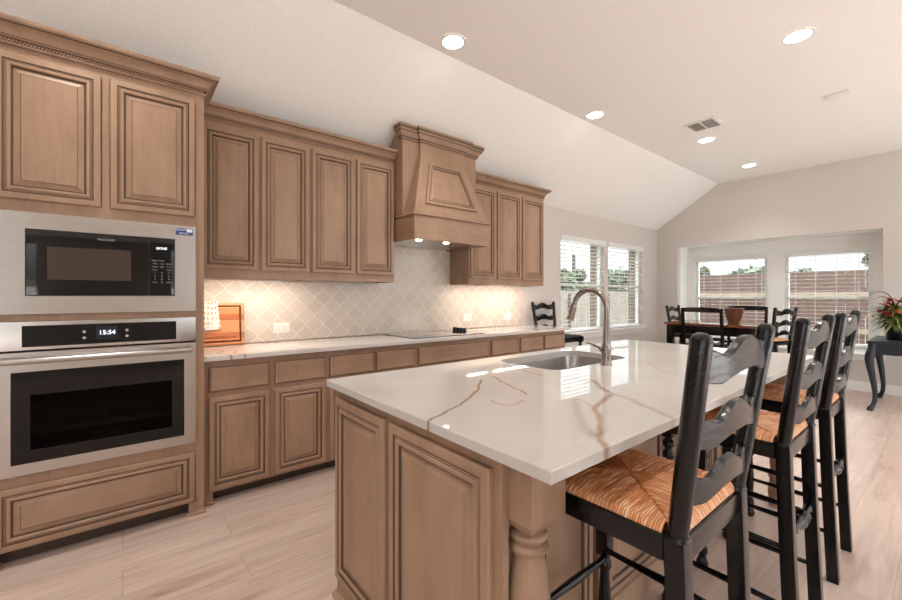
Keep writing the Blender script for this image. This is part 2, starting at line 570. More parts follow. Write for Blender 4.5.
def text_obj(name, body, size, mat, parent, loc, rot, align='CENTER'):
    cu = bpy.data.curves.new(name, 'FONT')
    cu.body = body
    cu.size = size
    cu.align_x = align
    cu.align_y = 'CENTER'
    cu.extrude = 0.0003
    tmp = bpy.data.objects.new(name + '_t', cu)
    col.objects.link(tmp)
    dg = bpy.context.evaluated_depsgraph_get()
    dg.update()
    me = bpy.data.meshes.new_from_object(tmp.evaluated_get(dg))
    bpy.data.objects.remove(tmp)
    me.materials.clear()
    me.materials.append(mat)
    o = bpy.data.objects.new(name, me)
    col.objects.link(o)
    o.parent = parent
    o.location = loc
    o.rotation_euler = rot
    return o
FACE_X = (PI / 2, 0, PI / 2)      # text lying on a plane that faces +x

def tag(o, label=None, cat=None, group=None, kind=None):
    if label: o['label'] = label
    if cat: o['category'] = cat
    if group: o['group'] = group
    if kind: o['kind'] = kind
    return o
def thing(name, label, cat, loc=(0, 0, 0), rz=0.0, group=None):
    o = bpy.data.objects.new(name, None)
    o.empty_display_size = 0.1
    col.objects.link(o)
    o.location = loc
    o.rotation_euler = (0, 0, rz)
    return tag(o, label, cat, group)
def struct(o):
    o['kind'] = 'structure'
    return o
def copy_tree(root, loc, rz, label, group=None, cat=None, scale=None, name=None):
    r = root.copy()
    col.objects.link(r)
    if name: r.name = name
    r.location = loc
    r.rotation_euler = (0, 0, rz)
    if scale: r.scale = scale
    r['label'] = label
    if group: r['group'] = group
    if cat: r['category'] = cat
    for ch in [o for o in list(bpy.data.objects) if o.parent == root]:
        c = ch.copy()
        col.objects.link(c)
        c.parent = r
        for g_ in [o for o in list(bpy.data.objects) if o.parent == ch]:
            d = g_.copy()
            col.objects.link(d)
            d.parent = c
    return r

# ------------------------------------------------------------------ the room
YF, ZW, XC, ZC = 7.686, 2.487, 0.986, 3.13     # far wall, left wall height, ceiling crease
XR, YB = 7.0, -3.4

def cells(a, b, holes):
    # rectangle a..b in (u,v) with rectangular holes -> list of cells
    us = sorted({a[0], b[0]} | {h[0] for h in holes} | {h[1] for h in holes})
    vs = sorted({a[1], b[1]} | {h[2] for h in holes} | {h[3] for h in holes})
    res = []
    for i in range(len(us) - 1):
        for j in range(len(vs) - 1):
            cu, cv = (us[i] + us[i + 1]) / 2, (vs[j] + vs[j + 1]) / 2
            if any(h[0] < cu < h[1] and h[2] < cv < h[3] for h in holes):
                continue
            res.append((us[i], us[i + 1], vs[j], vs[j + 1]))
    return res

struct(MB().box(-0.3, XR, YB, 8.4, -0.1, 0.0).build('floor', M['floor'], angle=0))
W1 = (4.750, 5.890, 0.745, 2.12)
W2 = (5.990, 7.130, 0.745, 2.12)
mb = MB()
for u0, u1, v0, v1 in cells((YB, 0), (YF + 0.6, ZW + 0.06), [W1, W2]):
    mb.box(-0.11, 0, u0, u1, v0, v1)
struct(mb.build('wall_left', M['wall'], angle=0))
mb = MB()
for u0, u1, v0, v1 in cells((YB, -0.2), (YF + 0.6, 2.9), [W1, W2]):
    mb.box(-0.26, -0.112, u0, u1, v0, v1)
struct(mb.build('wall_exterior', M['brick'], angle=0))
NX0, NX1, NZ0, NZ1, NY = 0.354, 2.868, 0.48, 2.155, 8.11
mb = MB()
for u0, u1, v0, v1 in cells((0, 0), (XR, ZC + 0.05), [(NX0, NX1, NZ0, NZ1)]):
    mb.box(u0, u1, YF, YF + 0.12, v0, v1)
struct(mb.build('wall_far', M['wall'], angle=0))
W3 = (0.47, 1.55, 0.53, 1.955)
W4 = (1.76, 2.74, 0.53, 1.955)
mb = MB()
for u0, u1, v0, v1 in cells((NX0 - 0.1, NZ0 - 0.1), (NX1 + 0.1, NZ1 + 0.1), [W3, W4]):
    mb.box(u0, u1, NY, NY + 0.12, v0, v1)
mb.box(NX0 - 0.1, NX0, YF + 0.12, NY, NZ0 - 0.1, NZ1 + 0.1)
mb.box(NX1, NX1 + 0.1, YF + 0.12, NY, NZ0 - 0.1, NZ1 + 0.1)
mb.box(NX0 - 0.1, NX1 + 0.1, YF + 0.12, NY, NZ1, NZ1 + 0.1)
mb.box(NX0 - 0.1, NX1 + 0.1, YF + 0.12, NY, NZ0 - 0.1, NZ0)
struct(mb.build('wall_niche', M['niche'], angle=0))
struct(MB().box(NX0 - 0.03, NX1 + 0.03, YF - 0.03, NY - 0.002, NZ0 - 0.002, NZ0 + 0.022, bev=0.004).build('trim_1', M['trimwhite']))
struct(MB().box(NX0 - 0.02, NX1 + 0.02, YF - 0.014, YF, NZ0 - 0.07, NZ0 - 0.002, bev=0.003).build('trim_2', M['trimwhite']))
# ceiling: slope + flat
mb = MB()
for poly in ([(-0.11, ZW - 0.072), (XC, ZC), (XC, ZC + 0.1), (-0.11, ZW + 0.03)], [(XC, ZC), (XR, ZC), (XR, ZC + 0.1), (XC, ZC + 0.1)]):
    mb.prism(poly, 'y', YB, YF + 0.12)
struct(mb.build('ceiling', M['ceiling'], angle=0))
# unseen walls behind the camera with big open holes added to let daylight in
RW = [(-3.2, -2.0, 0.1, 2.75), (1.5, 4.2, 0.1, 2.75), (4.6, 7.4, 0.1, 2.75)]
mb = MB()
for u0, u1, v0, v1 in cells((YB, 0), (YF, ZC), RW):
    mb.box(XR, XR + 0.12, u0, u1, v0, v1)
struct(mb.build('wall_right', M['wall'], angle=0))
BWN = [(4.4, 6.4, 0.1, 2.6)]
mb = MB()
for u0, u1, v0, v1 in cells((0, 0), (XR, ZC), BWN):
    mb.box(u0, u1, YB - 0.12, YB, v0, v1)
struct(mb.build('wall_back', M['wall'], angle=0))
def base_prof(h=0.125):
    return [(0, 0), (0.014, 0), (0.014, h - 0.03), (0.010, h - 0.015), (0.008, h), (0, h)]
struct(MB().crown([(0.016, YF), (XR, YF)], base_prof()).build('baseboard_far', M['trimwhite']))
struct(MB().crown([(0, 4.03), (0, YF)], base_prof()).build('baseboard_left', M['trimwhite']))

# windows
def win_left(name, W):
    y0, y1, z0, z1 = W
    e = struct(thing(name, None, None))
    f = MB()
    xs = (-0.108, -0.06)
    fw = 0.045
    f.box(xs[0], xs[1], y0, y0 + fw, z0, z1); f.box(xs[0], xs[1], y1 - fw, y1, z0, z1)
    f.box(xs[0], xs[1], y0 + fw, y1 - fw, z0, z0 + fw); f.box(xs[0], xs[1], y0 + fw, y1 - fw, z1 - fw, z1)
    zm = (z0 + z1) / 2
    f.box(xs[0], xs[1], y0 + fw, y1 - fw, zm - 0.02, zm + 0.02)
    struct(f.build('window_frame', M['trimwhite'], e, angle=0))
    struct(MB().box(-0.088, -0.084, y0 + fw, y1 - fw, z0 + fw, z1 - fw).build('window_glass', M['glass'], e, angle=0))
    s = MB()
    s.box(-0.058, 0.05, y0 - 0.04, y1 + 0.04, z0 - 0.028, z0 - 0.002, bev=0.005)
    struct(s.build('window_sill', M['trimwhite'], e))
    struct(MB().box(0.0, 0.014, y0 - 0.02, y1 + 0.02, z0 - 0.10, z0 - 0.029, bev=0.003).build('window_apron', M['trimwhite'], e))
win_left('window_1', W1)
win_left('window_2', W2)
def win_far(name, W):
    x0, x1, z0, z1 = W
    e = struct(thing(name, None, None))
    f = MB()
    ys = (NY + 0.06, NY + 0.115)
    fw = 0.05
    f.box(x0, x0 + fw, *ys, z0, z1); f.box(x1 - fw, x1, *ys, z0, z1)
    f.box(x0 + fw, x1 - fw, *ys, z0, z0 + fw); f.box(x0 + fw, x1 - fw, *ys, z1 - fw, z1)
    zm = (z0 + z1) / 2
    f.box(x0 + fw, x1 - fw, *ys, zm - 0.02, zm + 0.02)
    struct(f.build('window_frame', M['trimwhite'], e, angle=0))
    struct(MB().box(x0 + fw, x1 - fw, NY + 0.085, NY + 0.089, z0 + fw, z1 - fw).build('window_glass', M['glass'], e, angle=0))
win_far('window_3', W3)
win_far('window_4', W4)

# blinds : built along local x, hanging from z = 0 downwards, local +y faces the room
def blind(label, loc, rz, width, height, val_ext, pitch, tilt):
    t_ = thing('window_blind', label, 'window blind', loc, rz, 'white slatted blinds over the four windows')
    hw = width / 2
    MB().box(-hw - val_ext, hw + val_ext, 0.028, 0.045, -0.075, 0.0, bev=0.004).build('valance', M['blind'], t_)
    MB().box(-hw + 0.004, hw - 0.004, -0.025, 0.026, -0.05, -0.004).build('headrail', M['blind'], t_)
    s = MB()
    z = -0.085
    n = int((height - 0.115) / pitch)
    for i in range(n):
        R_ = Matrix.Translation((0, 0, z)) @ Matrix.Rotation(tilt, 4, 'X')
        s.box(-hw + 0.006, hw - 0.006, -0.024, 0.024, -0.0025, 0.0025, mat=R_)
        z -= pitch
    s.build('slats', M['blind'], t_, angle=0)
    MB().box(-hw + 0.006, hw - 0.006, -0.024, 0.024, -height + 0.004, -height + 0.024, bev=0.004).build('bottom_rail', M['blind'], t_)
    for fx in (-0.36, -0.12, 0.12, 0.36):
        c = MB()
        for yy in (-0.026, 0.026):
            c.box(fx * width - 0.002, fx * width + 0.002, yy - 0.0008, yy + 0.0008, -height + 0.02, -0.05)
        c.build('cord', M['blind'], t_, angle=0)
    MB().tube([(-hw + 0.06, 0.05, -0.07), (-hw + 0.06, 0.052, -0.75)], 0.005, 6).build('tilt_wand', M['white'], t_)
    return t_
TILT = math.radians(4)
blind('white blind on the side wall window nearest the kitchen cabinets', (-0.026, (W1[0] + W1[1]) / 2, W1[3] + 0.006), -PI / 2, 1.13, 1.375, 0.012, 0.056, TILT)
blind('white blind on the side wall window nearest the room corner', (-0.026, (W2[0] + W2[1]) / 2, W2[3] + 0.006), -PI / 2, 1.13, 1.375, 0.012, 0.056, TILT)
blind('white blind in the left window of the dining niche, behind the copper pot', ((W3[0] + W3[1]) / 2, NY + 0.022, W3[3]), PI, 1.07, 1.42, 0.012, 0.058, TILT)
blind('white blind in the right window of the dining niche, beside the flowers', ((W4[0] + W4[1]) / 2, NY + 0.022, W4[3]), PI, 0.97, 1.42, 0.012, 0.058, TILT)

# ------------------------------------------------------------------ outside
struct(MB().box(-30, 30, -30, 45, -0.42, -0.4).build('ground', M['grass'], angle=0))
mb = MB()
mb.box(XR + 0.12, XR + 6, -9, 12, -0.4, -0.06)
mb.box(-1, XR + 0.12, -9, YB - 0.12, -0.4, -0.06)
struct(mb.build('ground_bounce', M['bounce_ground'], angle=0))  # unseen pale ground added to reflect light up to the ceiling
def fence(label, p0, p1, top, mat, rail_z, rmat):
    p0, p1 = Vector(p0), Vector(p1)
    L = (p1 - p0).length
    ang = math.atan2(p1.y - p0.y, p1.x - p0.x)
    t_ = thing('fence', label, 'fence', (p0.x, p0.y, -0.4), ang)
    b = MB()
    n = int(L / 0.145)
    for i in range(n):
        b.box(i * 0.145, i * 0.145 + 0.138, 0, 0.018, 0, top + 0.4 + rnd.uniform(-0.008, 0.008))
    b.build('boards', mat, t_, angle=0)
    for z in rail_z:
        MB().box(0, L, -0.04, 0, z + 0.4, z + 0.4 + 0.10).build('rail', rmat, t_, angle=0)
    for i in range(int(L / 2.4) + 1):
        MB().box(i * 2.4, i * 2.4 + 0.09, 0.019, 0.11, 0, top + 0.3).build('post', rmat, t_, angle=0)
fence('weathered tan board fence seen through the side wall windows', (-4.6, 26, 0), (-4.6, 1.5, 0), 1.45, M['fence'], (1.25, 0.6), M['fence'])
fence('red brown board fence seen through the niche windows', (-1.0, 11.6, 0), (6, 11.6, 0), 1.80, M['fencer'], (1.25, 0.5), M['fencerail'])

def tree(label, x, y, h, r, seed, n=1400, low=0.35):
    rr = random.Random(seed)
    t_ = thing('tree', label, 'tree', (x, y, -0.4), 0, 'trees beyond the fences')
    MB().tube([(0, 0, 0), (0.03, 0.02, h * 0.4), (0, 0, h * 0.75)], [0.10, 0.08, 0.04], 8).build('trunk', M['bark'], t_)
    me_v, me_f = [], []
    blobs = []
    for _ in range(14):
        br_ = r * rr.uniform(0.25, 0.5)
        blobs.append((rr.uniform(-r, r) * 0.6, rr.uniform(-r, r) * 0.6, max(0.4, h + 0.4 - br_ - rr.random() ** 1.5 * h * (1 - low)), br_))
    for _ in range(n):
        bx, by, bz, br_ = rr.choice(blobs)
        d = Vector((rr.gauss(0, 1), rr.gauss(0, 1), rr.gauss(0, 1))).normalized() * br_ * rr.uniform(0.5, 1.05)
        c = Vector((bx, by, bz)) + d
        a = Vector((rr.gauss(0, 1), rr.gauss(0, 1), rr.gauss(0, 1))).normalized()
        b = a.orthogonal().normalized()
        s_ = rr.uniform(0.10, 0.20)
        k = len(me_v)
        cn = a.cross(b)
        me_v += [c - a * s_, c + b * s_ * 0.5 + cn * 0.03, c + a * s_, c - b * s_ * 0.5 + cn * 0.03]
        me_f += [(k, k + 1, k + 2), (k, k + 2, k + 3)]
    me = bpy.data.meshes.new('foliage')
    me.from_pydata([tuple(q) for q in me_v], [], me_f)
    me.materials.append(M['treeleaf'])
    o = bpy.data.objects.new('foliage', me)
    col.objects.link(o)
    o.parent = t_
tree('bushy tree beyond the fence, left pane of the first side window', -6.5, 14.0, 2.35, 0.8, 1, low=0.5)
tree('low grey green tree by the pole in the first side window', -7.2, 16.2, 1.95, 1.0, 2, low=0.5)
tree('tall tree filling the middle of the second side window', -6.6, 18.6, 2.75, 1.1, 3, low=0.5)
tree('tree at the right edge of the second side window', -6.6, 21.5, 2.45, 1.2, 4, low=0.5)
tree('dark tree top above the red fence, far left of the left niche window', -1.8, 14.2, 2.25, 0.55, 5, low=0.5)
tree('tree top above the red fence, middle of the left niche window', -0.95, 16.6, 2.35, 1.15, 6, low=0.5)
tree('tree top above the red fence, left half of the right niche window', 1.0, 14.4, 1.98, 0.9, 7, low=0.5)
tree('tree top above the red fence, right half of the right niche window', 2.3, 16.8, 2.75, 0.95, 8, low=0.5)
tag(MB().tube([(-9.4, 18.9, -0.4), (-9.4, 18.9, 3.5)], [0.12, 0.10], 10).build('utility_pole', M['pole']),
    'thin dark pole standing behind the fence in the first side window', 'pole')

# ------------------------------------------------------------------ cabinet helpers
G, G2 = 1, 2
CM = [M['wood'], M['glaze'], M['glaze2']]
CMH = [M['wood_h'], M['glaze'], M['glaze2']]
DOOR = [(0, 0, 1), (0, 0.014, 0), (0.004, 0.019, 0), (0.008, 0.020, 0), (0.029, 0.020, 0), (0.031, 0.0165, G), (0.0345, 0.0165, G), (0.037, 0.0195, 0),
        (0.0415, 0.0175, G2), (0.046, 0.0215, 0), (0.054, 0.0215, 0), (0.058, 0.0165, 0), (0.0605, 0.010, G), (0.0655, 0.010, G),
        (0.067, 0.0092, 0), (0.088, 0.0182, 0), (0.0896, 0.0165, G2), (0.0916, 0.0195, 0)]
DRAWER = [(0, 0, 1), (0, 0.013, 0), (0.003, 0.0155, G2), (0.006, 0.0155, G2), (0.014, 0.020, 0)]
def rect(w, h):
    return [(0, 0), (w, 0), (w, h), (0, h)]
def front_x(name, parent, x, y0, y1, z0, z1, prof, mats=CM):
    """a door or drawer front on a face looking +x"""
    return MB().panel((x, y0, z0), (0, 1, 0), (0, 0, 1), (1, 0, 0), rect(y1 - y0, z1 - z0), prof).build(name, mats, parent, angle=25)
CROWN = [(0, 0), (0.006, 0.0), (0.011, 0.005), (0.011, 0.009), (0.007, 0.011), (0.007, 0.027), (0.012, 0.029), (0.016, 0.033), (0.018, 0.040), (0.024, 0.052),
         (0.036, 0.066), (0.052, 0.075), (0.057, 0.077), (0.058, 0.081), (0.062, 0.083), (0.070, 0.094), (0.072, 0.104), (0, 0.104)]
CROWN_MI = [0, 0, 0, G, G, G, 0, G2, 0, 0, 0, 0, G, G, 0, 0, 0, 0]
def crown_at(z, scale=1.0, prof=CROWN):
    return [(o * scale, z + h * scale) for o, h in prof]
def rope(parent, path, z, r=0.0072, pitch=0.0125):
    b = MB()
    for p, q in zip(path[:-1], path[1:]):
        p, q = Vector(p), Vector(q)
        d = (q - p); L = d.length; d.normalize()
        n = int(L / pitch)
        nn = Vector((d.y, -d.x))
        for i in range(n):
            c = p + d * (i + 0.5) * pitch + nn * 0.008
            a = Vector((c.x - d.x * 0.005, c.y - d.y * 0.005, z - 0.0065))
            e = Vector((c.x + d.x * 0.005, c.y + d.y * 0.005, z + 0.0065))
            b.tube([a, (a + e) / 2, e], [0.0025, 0.0042, 0.0025], 5)
    return b.build('rope_trim', M['wood'], parent)

# ---------- tall oven cabinet
TY0, TY1, TX = -0.53, 0.372, 0.67
tall = thing('oven_cabinet', 'tall brown cabinet housing the microwave and wall oven', 'cabinet', (0, 0, 0))
b = MB()
b.box(0.012, TX, TY1 - 0.02, TY1, 0.10, 2.465)              # right side
b.box(0.012, TX, TY0, TY0 + 0.02, 0.10, 2.465)
b.box(0.012, 0.03, TY0 + 0.02, TY1 - 0.02, 0.10, 2.465)
for z0, z1 in ((0.10, 0.12), (0.385, 0.405), (1.155, 1.175), (1.69, 1.71), (2.445, 2.465)):
    b.box(0.03, TX - 0.02, TY0 + 0.02, TY1 - 0.02, z0, z1)
# face frame
b.box(TX - 0.02, TX, TY1 - 0.043, TY1 - 0.02, 0.10, 2.465); b.box(TX - 0.02, TX, TY0 + 0.02, TY0 + 0.05, 0.10, 2.465)
for z0, z1 in ((0.075, 0.10), (0.355, 0.43), (1.150, 1.185), (1.665, 1.74), (2.38, 2.465)):
    b.box(TX - 0.02, TX, TY0 + 0.05, TY1 - 0.043, z0, z1)
b.box(TX - 0.02, TX, -0.083, -0.053, 1.74, 2.38)
b.build('carcass', CM, tall, angle=0)
front_x('door', tall, TX, -0.462, -0.086, 1.726, 2.402, DOOR)
front_x('door', tall, TX, -0.051, 0.325, 1.726, 2.402, DOOR)
front_x('drawer', tall, TX, -0.462, 0.325, 0.084, 0.372, DOOR, CMH)
b = MB()
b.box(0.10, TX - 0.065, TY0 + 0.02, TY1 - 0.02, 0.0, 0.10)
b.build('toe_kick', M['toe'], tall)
for y0, y1 in ((TY1 - 0.075, TY1), (TY0, TY0 + 0.075)):
    b = MB()
    b.box(TX - 0.04, TX, y0, y1, 0.016, 0.10)
    b.box(TX - 0.05, TX + 0.016, y0 - 0.012, y1 + 0.012, 0.0, 0.018, bev=0.006)
    b.build('foot', CM, tall)
MB().crown([(TX + 0.008, TY0), (TX + 0.008, TY1), (0.405, TY1)], crown_at(2.441), mis=CROWN_MI, side=1).build('crown_moulding', CM, tall)
rope(tall, [(TX + 0.008, TY0), (TX + 0.008, TY1)], 2.460)

# ---------- wall oven
oven = thing('wall_oven', 'stainless built in oven with black window below the microwave', 'oven', (0, 0, 0))
OY0, OY1, OX = -0.467, 0.328, 0.672
b = MB()
b.box(OX, OX + 0.02, OY0, OY1, 1.013, 1.149, bev=0.003)
b.build('control_panel', M['steel'], oven)
cp = MB().box(OX + 0.02, OX + 0.0225, -0.368, 0.234, 1.028, 1.129).build('control_glass', M['blackglass'], oven)
MB().box(OX + 0.0225, OX + 0.0230, -0.105, -0.02, 1.045, 1.116).build('screen', M['screen'], cp)
text_obj('clock_digits', '15:54', 0.030, M['digits'], cp, (OX + 0.0234, -0.062, 1.082), FACE_X)
for y in (-0.15, 0.018):
    for z in (1.060, 1.090):
        MB().lathe([(0.0, 0), (0.007, 0), (0.007, 0.0006), (0, 0.0006)], (OX + 0.0225, y, z), 10, axis='x').build('touch_icon', M['print'], cp)
# door as a frame with a window
b = MB()
z0, z1 = 0.428, 1.004
for yy0, yy1, zz0, zz1 in cells((OY0, z0), (OY1, z1), [(-0.404, 0.272, 0.480, 0.912)]):
    b.box(OX, OX + 0.024, yy0, yy1, zz0, zz1)
door = b.build('door', M['steel'], oven, angle=0)
b = MB()
for yy0, yy1, zz0, zz1 in cells((-0.404, 0.480), (0.272, 0.912), [(-0.34, 0.215, 0.54, 0.80)]):
    b.box(OX + 0.012, OX + 0.0225, yy0, yy1, zz0, zz1)
b.build('glass_border', M['blackglass'], door, angle=0)
MB().box(OX + 0.016, OX + 0.0215, -0.34, 0.215, 0.54, 0.80).build('window_pane', M['tint'], door, angle=0)
b = MB()
b.box(0.20, 0.21, -0.40, 0.27, 0.47, 0.92)
b.box(0.21, OX, -0.41, -0.40, 0.47, 0.92); b.box(0.21, OX, 0.27, 0.28, 0.47, 0.92)
b.box(0.21, OX, -0.40, 0.27, 0.46, 0.47); b.box(0.21, OX, -0.40, 0.27, 0.92, 0.93)
b.build('oven_cavity', M['cavity'], oven, angle=0)
for z in (0.60, 0.68):
    b = MB()
    for k in range(12):
        b.tube([(0.26 + k * 0.034, -0.395, z), (0.26 + k * 0.034, 0.265, z)], 0.0028, 5)
    for y in (-0.39, -0.07, 0.26):
        b.tube([(0.25, y, z - 0.004), (0.65, y, z - 0.004)], 0.003, 5)
    b.build('rack', M['rack'], oven)
h = MB()
h.tube([(OX + 0.062, OY0 + 0.02, 0.967), (OX + 0.062, OY1 - 0.022, 0.967)], 0.0145, 14)
for y in (OY0 + 0.05, OY1 - 0.055):
    h.tube([(OX + 0.02, y, 0.967), (OX + 0.055, y, 0.967)], 0.010, 10)
h.build('handle', M['steel'], door)

# ---------- microwave
mw = thing('microwave', 'stainless trimmed built in microwave above the wall oven', 'microwave', (0, 0, 0))
MZ0, MZ1 = 1.184, 1.668
b = MB()
for yy0, yy1, zz0, zz1 in cells((OY0, MZ0), (OY1, MZ1), [(-0.358, 0.229, 1.270, 1.590)]):
    b.box(OX, OX + 0.018, yy0, yy1, zz0, zz1)
b.build('trim_frame', M['steel'], mw, angle=0)
MB().box(0.30, OX + 0.010, -0.357, 0.228, 1.271, 1.589).build('body', M['blackplastic'], mw, angle=0)
d = MB().box(OX + 0.0105, OX + 0.016, -0.355, 0.112, 1.273, 1.587, bev=0.0015).build('door', M['blackglass'], mw)
MB().box(OX + 0.016, OX + 0.0165, -0.284, 0.035, 1.350, 1.510).build('window_pane', M['mwwindow'], d, angle=0)
text_obj('door_lettering', 'FRIGIDAIRE', 0.0135, M['print'], d, (OX + 0.0166, -0.066, 1.559), FACE_X)
text_obj('door_lettering', 'inverter', 0.0075, M['print'], d, (OX + 0.0166, -0.325, 1.281), FACE_X)
k_ = MB().box(OX + 0.0105, OX + 0.016, 0.114, 0.227, 1.273, 1.587, bev=0.0015).build('control_panel', M['blackglass'], mw)
text_obj('display_text', 'DONE', 0.017, M['digits'], k_, (OX + 0.0165, 0.168, 1.532), FACE_X)
keyrows = [('', '', ''), ('Popcorn', 'Potato', ''), ('Pizza', 'Cook', 'Reheat'), ('Defrost', 'Melt', 'Timer'), ('Power', '', 'Clock'), ('1', '2', '3'), ('4', '5', '6'), ('7', '8', '9'), ('STOP', '0', 'START')]
for ri, row in enumerate(keyrows):
    for ci, s_ in enumerate(row):
        if s_:
            text_obj('key_print', s_, 0.0085 if len(s_) > 1 else 0.012, M['print'], k_, (OX + 0.0165, 0.138 + ci * 0.031, 1.482 - ri * 0.0172), FACE_X)
st = MB().box(OX + 0.018, OX + 0.0186, 0.232, 0.314, 1.616, 1.654).build('energy_sticker', M['sticker'], mw)
MB().box(OX + 0.0186, OX + 0.0189, 0.285, 0.311, 1.634, 1.651).build('sticker_patch', M['paper'], st)
text_obj('sticker_print', 'QUALITY', 0.014, M['paper'], st, (OX + 0.0190, 0.257, 1.645), FACE_X)
text_obj('sticker_print', 'SERVICE', 0.012, M['paper'], st, (OX + 0.0190, 0.270, 1.625), FACE_X)

# ---------- upper cabinets
UX, UZ0, UZ1 = 0.32, 1.390, 2.455
def upper(label, y0, y1, doors, group=None):
    t_ = thing('upper_cabinet', label, 'cabinet', (0, y0, 0), 0, group)
    w = y1 - y0
    b = MB()
    b.box(0.012, UX - 0.02, 0, 0.018, UZ0, UZ1); b.box(0.012, UX - 0.02, w - 0.018, w, UZ0, UZ1)
    b.box(0.012, UX - 0.02, 0.018, w - 0.018, UZ0 + 0.025, UZ0 + 0.04)
    b.box(0.012, UX - 0.02, 0.018, w - 0.018, UZ1 - 0.015, UZ1)
    b.box(0.012, 0.02, 0.018, w - 0.018, UZ0 + 0.04, UZ1 - 0.015)
    b.box(UX - 0.02, UX, 0, w, UZ0, UZ0 + 0.075); b.box(UX - 0.02, UX, 0, w, UZ1 - 0.075, UZ1)
    edges = [0.0] + [v_ - y0 for d_ in doors for v_ in d_] + [w]
    for i in range(0, len(edges), 2):
        b.box(UX - 0.02, UX, max(0, edges[i] - 0.012), min(w, edges[i + 1] + 0.012), UZ0 + 0.075, UZ1 - 0.075)
    b.build('carcass', CM, t_, angle=0)
    for d0, d1 in doors:
        front_x('door', t_, UX, d0 - y0, d1 - y0, 1.452, 2.405, DOOR)
    return t_
UG = 'brown wall cabinets'
upper('double door wall cabinet beside the oven cabinet, above the cutting board', 0.374, 1.126, [(0.405, 0.750), (0.770, 1.112)])
upper('double door wall cabinet left of the range hood', 1.127, 1.874, [(1.136, 1.484), (1.510, 1.862)])
upper('narrow single door wall cabinet right against the range hood', 2.757, 3.146, [(2.775, 3.131)])
upper('double door wall cabinet at the right end, next to the windows', 3.147, 3.962, [(3.165, 3.540), (3.570, 3.948)])
cl = thing('cabinet_crown', 'crown moulding along the wall cabinets left of the hood', 'moulding', (0, 0, 0))
MB().crown([(UX + 0.001, 0.385), (UX + 0.001, 1.874), ], crown_at(2.441), mis=CROWN_MI).build('moulding', CM, cl)
rope(cl, [(UX + 0.001, 0.39), (UX + 0.001, 1.868)], 2.460)
cr_ = thing('cabinet_crown', 'crown moulding along the wall cabinets right of the hood', 'moulding', (0, 0, 0))
MB().crown([(UX + 0.001, 2.757), (UX + 0.001, 3.963), (0.12, 3.963)], crown_at(2.441), mis=CROWN_MI).build('moulding', CM, cr_)
rope(cr_, [(UX + 0.001, 2.76), (UX + 0.001, 3.963)], 2.460)

# ---------- range hood
hood = thing('range_hood', 'brown wooden range hood with flared panelled chimney over the cooktop', 'range hood', (0, 0, 0))
HY0, HY1, HX = 1.880, 2.733, 0.635
HC = (HY0 + HY1) / 2
def ceil_z(x):
    return ZW + (ZC - ZW) * x / XC - 0.012
b = MB()
b.prism([(0.012, 1.965), (0.45, 1.965), (0.45, 2.745), (0.43, 2.745), (0.012, ceil_z(0.012))], 'y', HY0, HY1)
b.build('back_box', CM, hood, angle=0)
b = MB()
# hollow mantle
b.box(HX - 0.022, HX, HY0, HY1, 1.748, 1.945)
b.box(0.012, HX - 0.022, HY0, HY0 + 0.022, 1.748, 1.945); b.box(0.012, HX - 0.022, HY1 - 0.022, HY1, 1.748, 1.945)
b.box(0.012, HX - 0.022, HY0 + 0.022, HY1 - 0.022, 1.80, 1.815)
b.build('mantle', CMH, hood, angle=0)
MB().crown([(0.36, HY0), (HX, HY0), (HX, HY1), (0.36, HY1)],
           [(-0.30, 1.945), (0.006, 1.945), (0.012, 1.950), (0.015, 1.958), (0.012, 1.966), (0.003, 1.972), (-0.02, 1.976), (-0.30, 1.976)], mis=[0, G2, 0, 0, 0, G2, 0, 0], side=1).build('mantle_ledge', CMH, hood)
# flared chimney
rows = []
for z, hw, xf in ((1.976, 0.420, 0.627), (2.10, 0.382, 0.594), (2.25, 0.336, 0.553), (2.40, 0.290, 0.512), (2.47, 0.270, 0.494), (2.52, 0.260, 0.483), (2.56, 0.256, 0.477), (2.625, 0.255, 0.475)):
    rows.append([(0.451, HC - hw, z), (xf, HC - hw, z), (xf, HC + hw, z), (0.451, HC + hw, z)])
MB().loft(rows).build('chimney', CM, hood, angle=30)
# panel on the sloping front
A_ = Vector((0.605 + 0.001, HC, 2.06)); B_ = Vector((0.4985 + 0.001, HC, 2.45))
V_ = (B_ - A_); LV = V_.length; V_.normalize()
N_ = Vector((V_.z, 0, -V_.x))
HP = [(0, 0, 1)] + [(i_ * 0.8, h_ * 0.8, m_) for i_, h_, m_ in DOOR[1:14]] + [(0.056, 0.010, 0), (0.060, 0.012, 0)]
MB().panel(A_, (0, 1, 0), V_, N_, [(-0.297, 0), (0.297, 0), (0.182, LV), (-0.182, LV)], HP).build('panel', CM, hood, angle=25)
hc = [(0, 2.625), (0.006, 2.625), (0.010, 2.635), (0.018, 2.642), (0.020, 2.655), (0.030, 2.670), (0.045, 2.685), (0.050, 2.700), (0.058, 2.708), (0.062, 2.728), (0.062, 2.745), (0, 2.745)]
MB().crown([(0.40, HY0), (0.45, HY0), (0.45, HC - 0.255), (0.476, HC - 0.255), (0.476, HC + 0.255), (0.45, HC + 0.255), (0.45, HY1), (0.40, HY1)], hc,
           mis=[0, G2, 0, G, 0, 0, G2, 0, G, 0, 0, 0], side=1).build('crown_moulding', CM, hood)
MB().box(0.451, 0.4755, HC - 0.254, HC + 0.254, 2.626, 2.744).build('crown_core', CM, hood, angle=0)
for y in (1.985, 2.285):
    MB().lathe([(0, 0), (0.026, 0), (0.026, 0.010), (0, 0.010)], (0.545, y, 1.7465), 16).build('lamp_lens', M['lens'], hood)
MB().box(0.06, 0.60, HY0 + 0.03, HY1 - 0.03, 1.752, 1.799).build('filter_panel', M['steel'], hood)

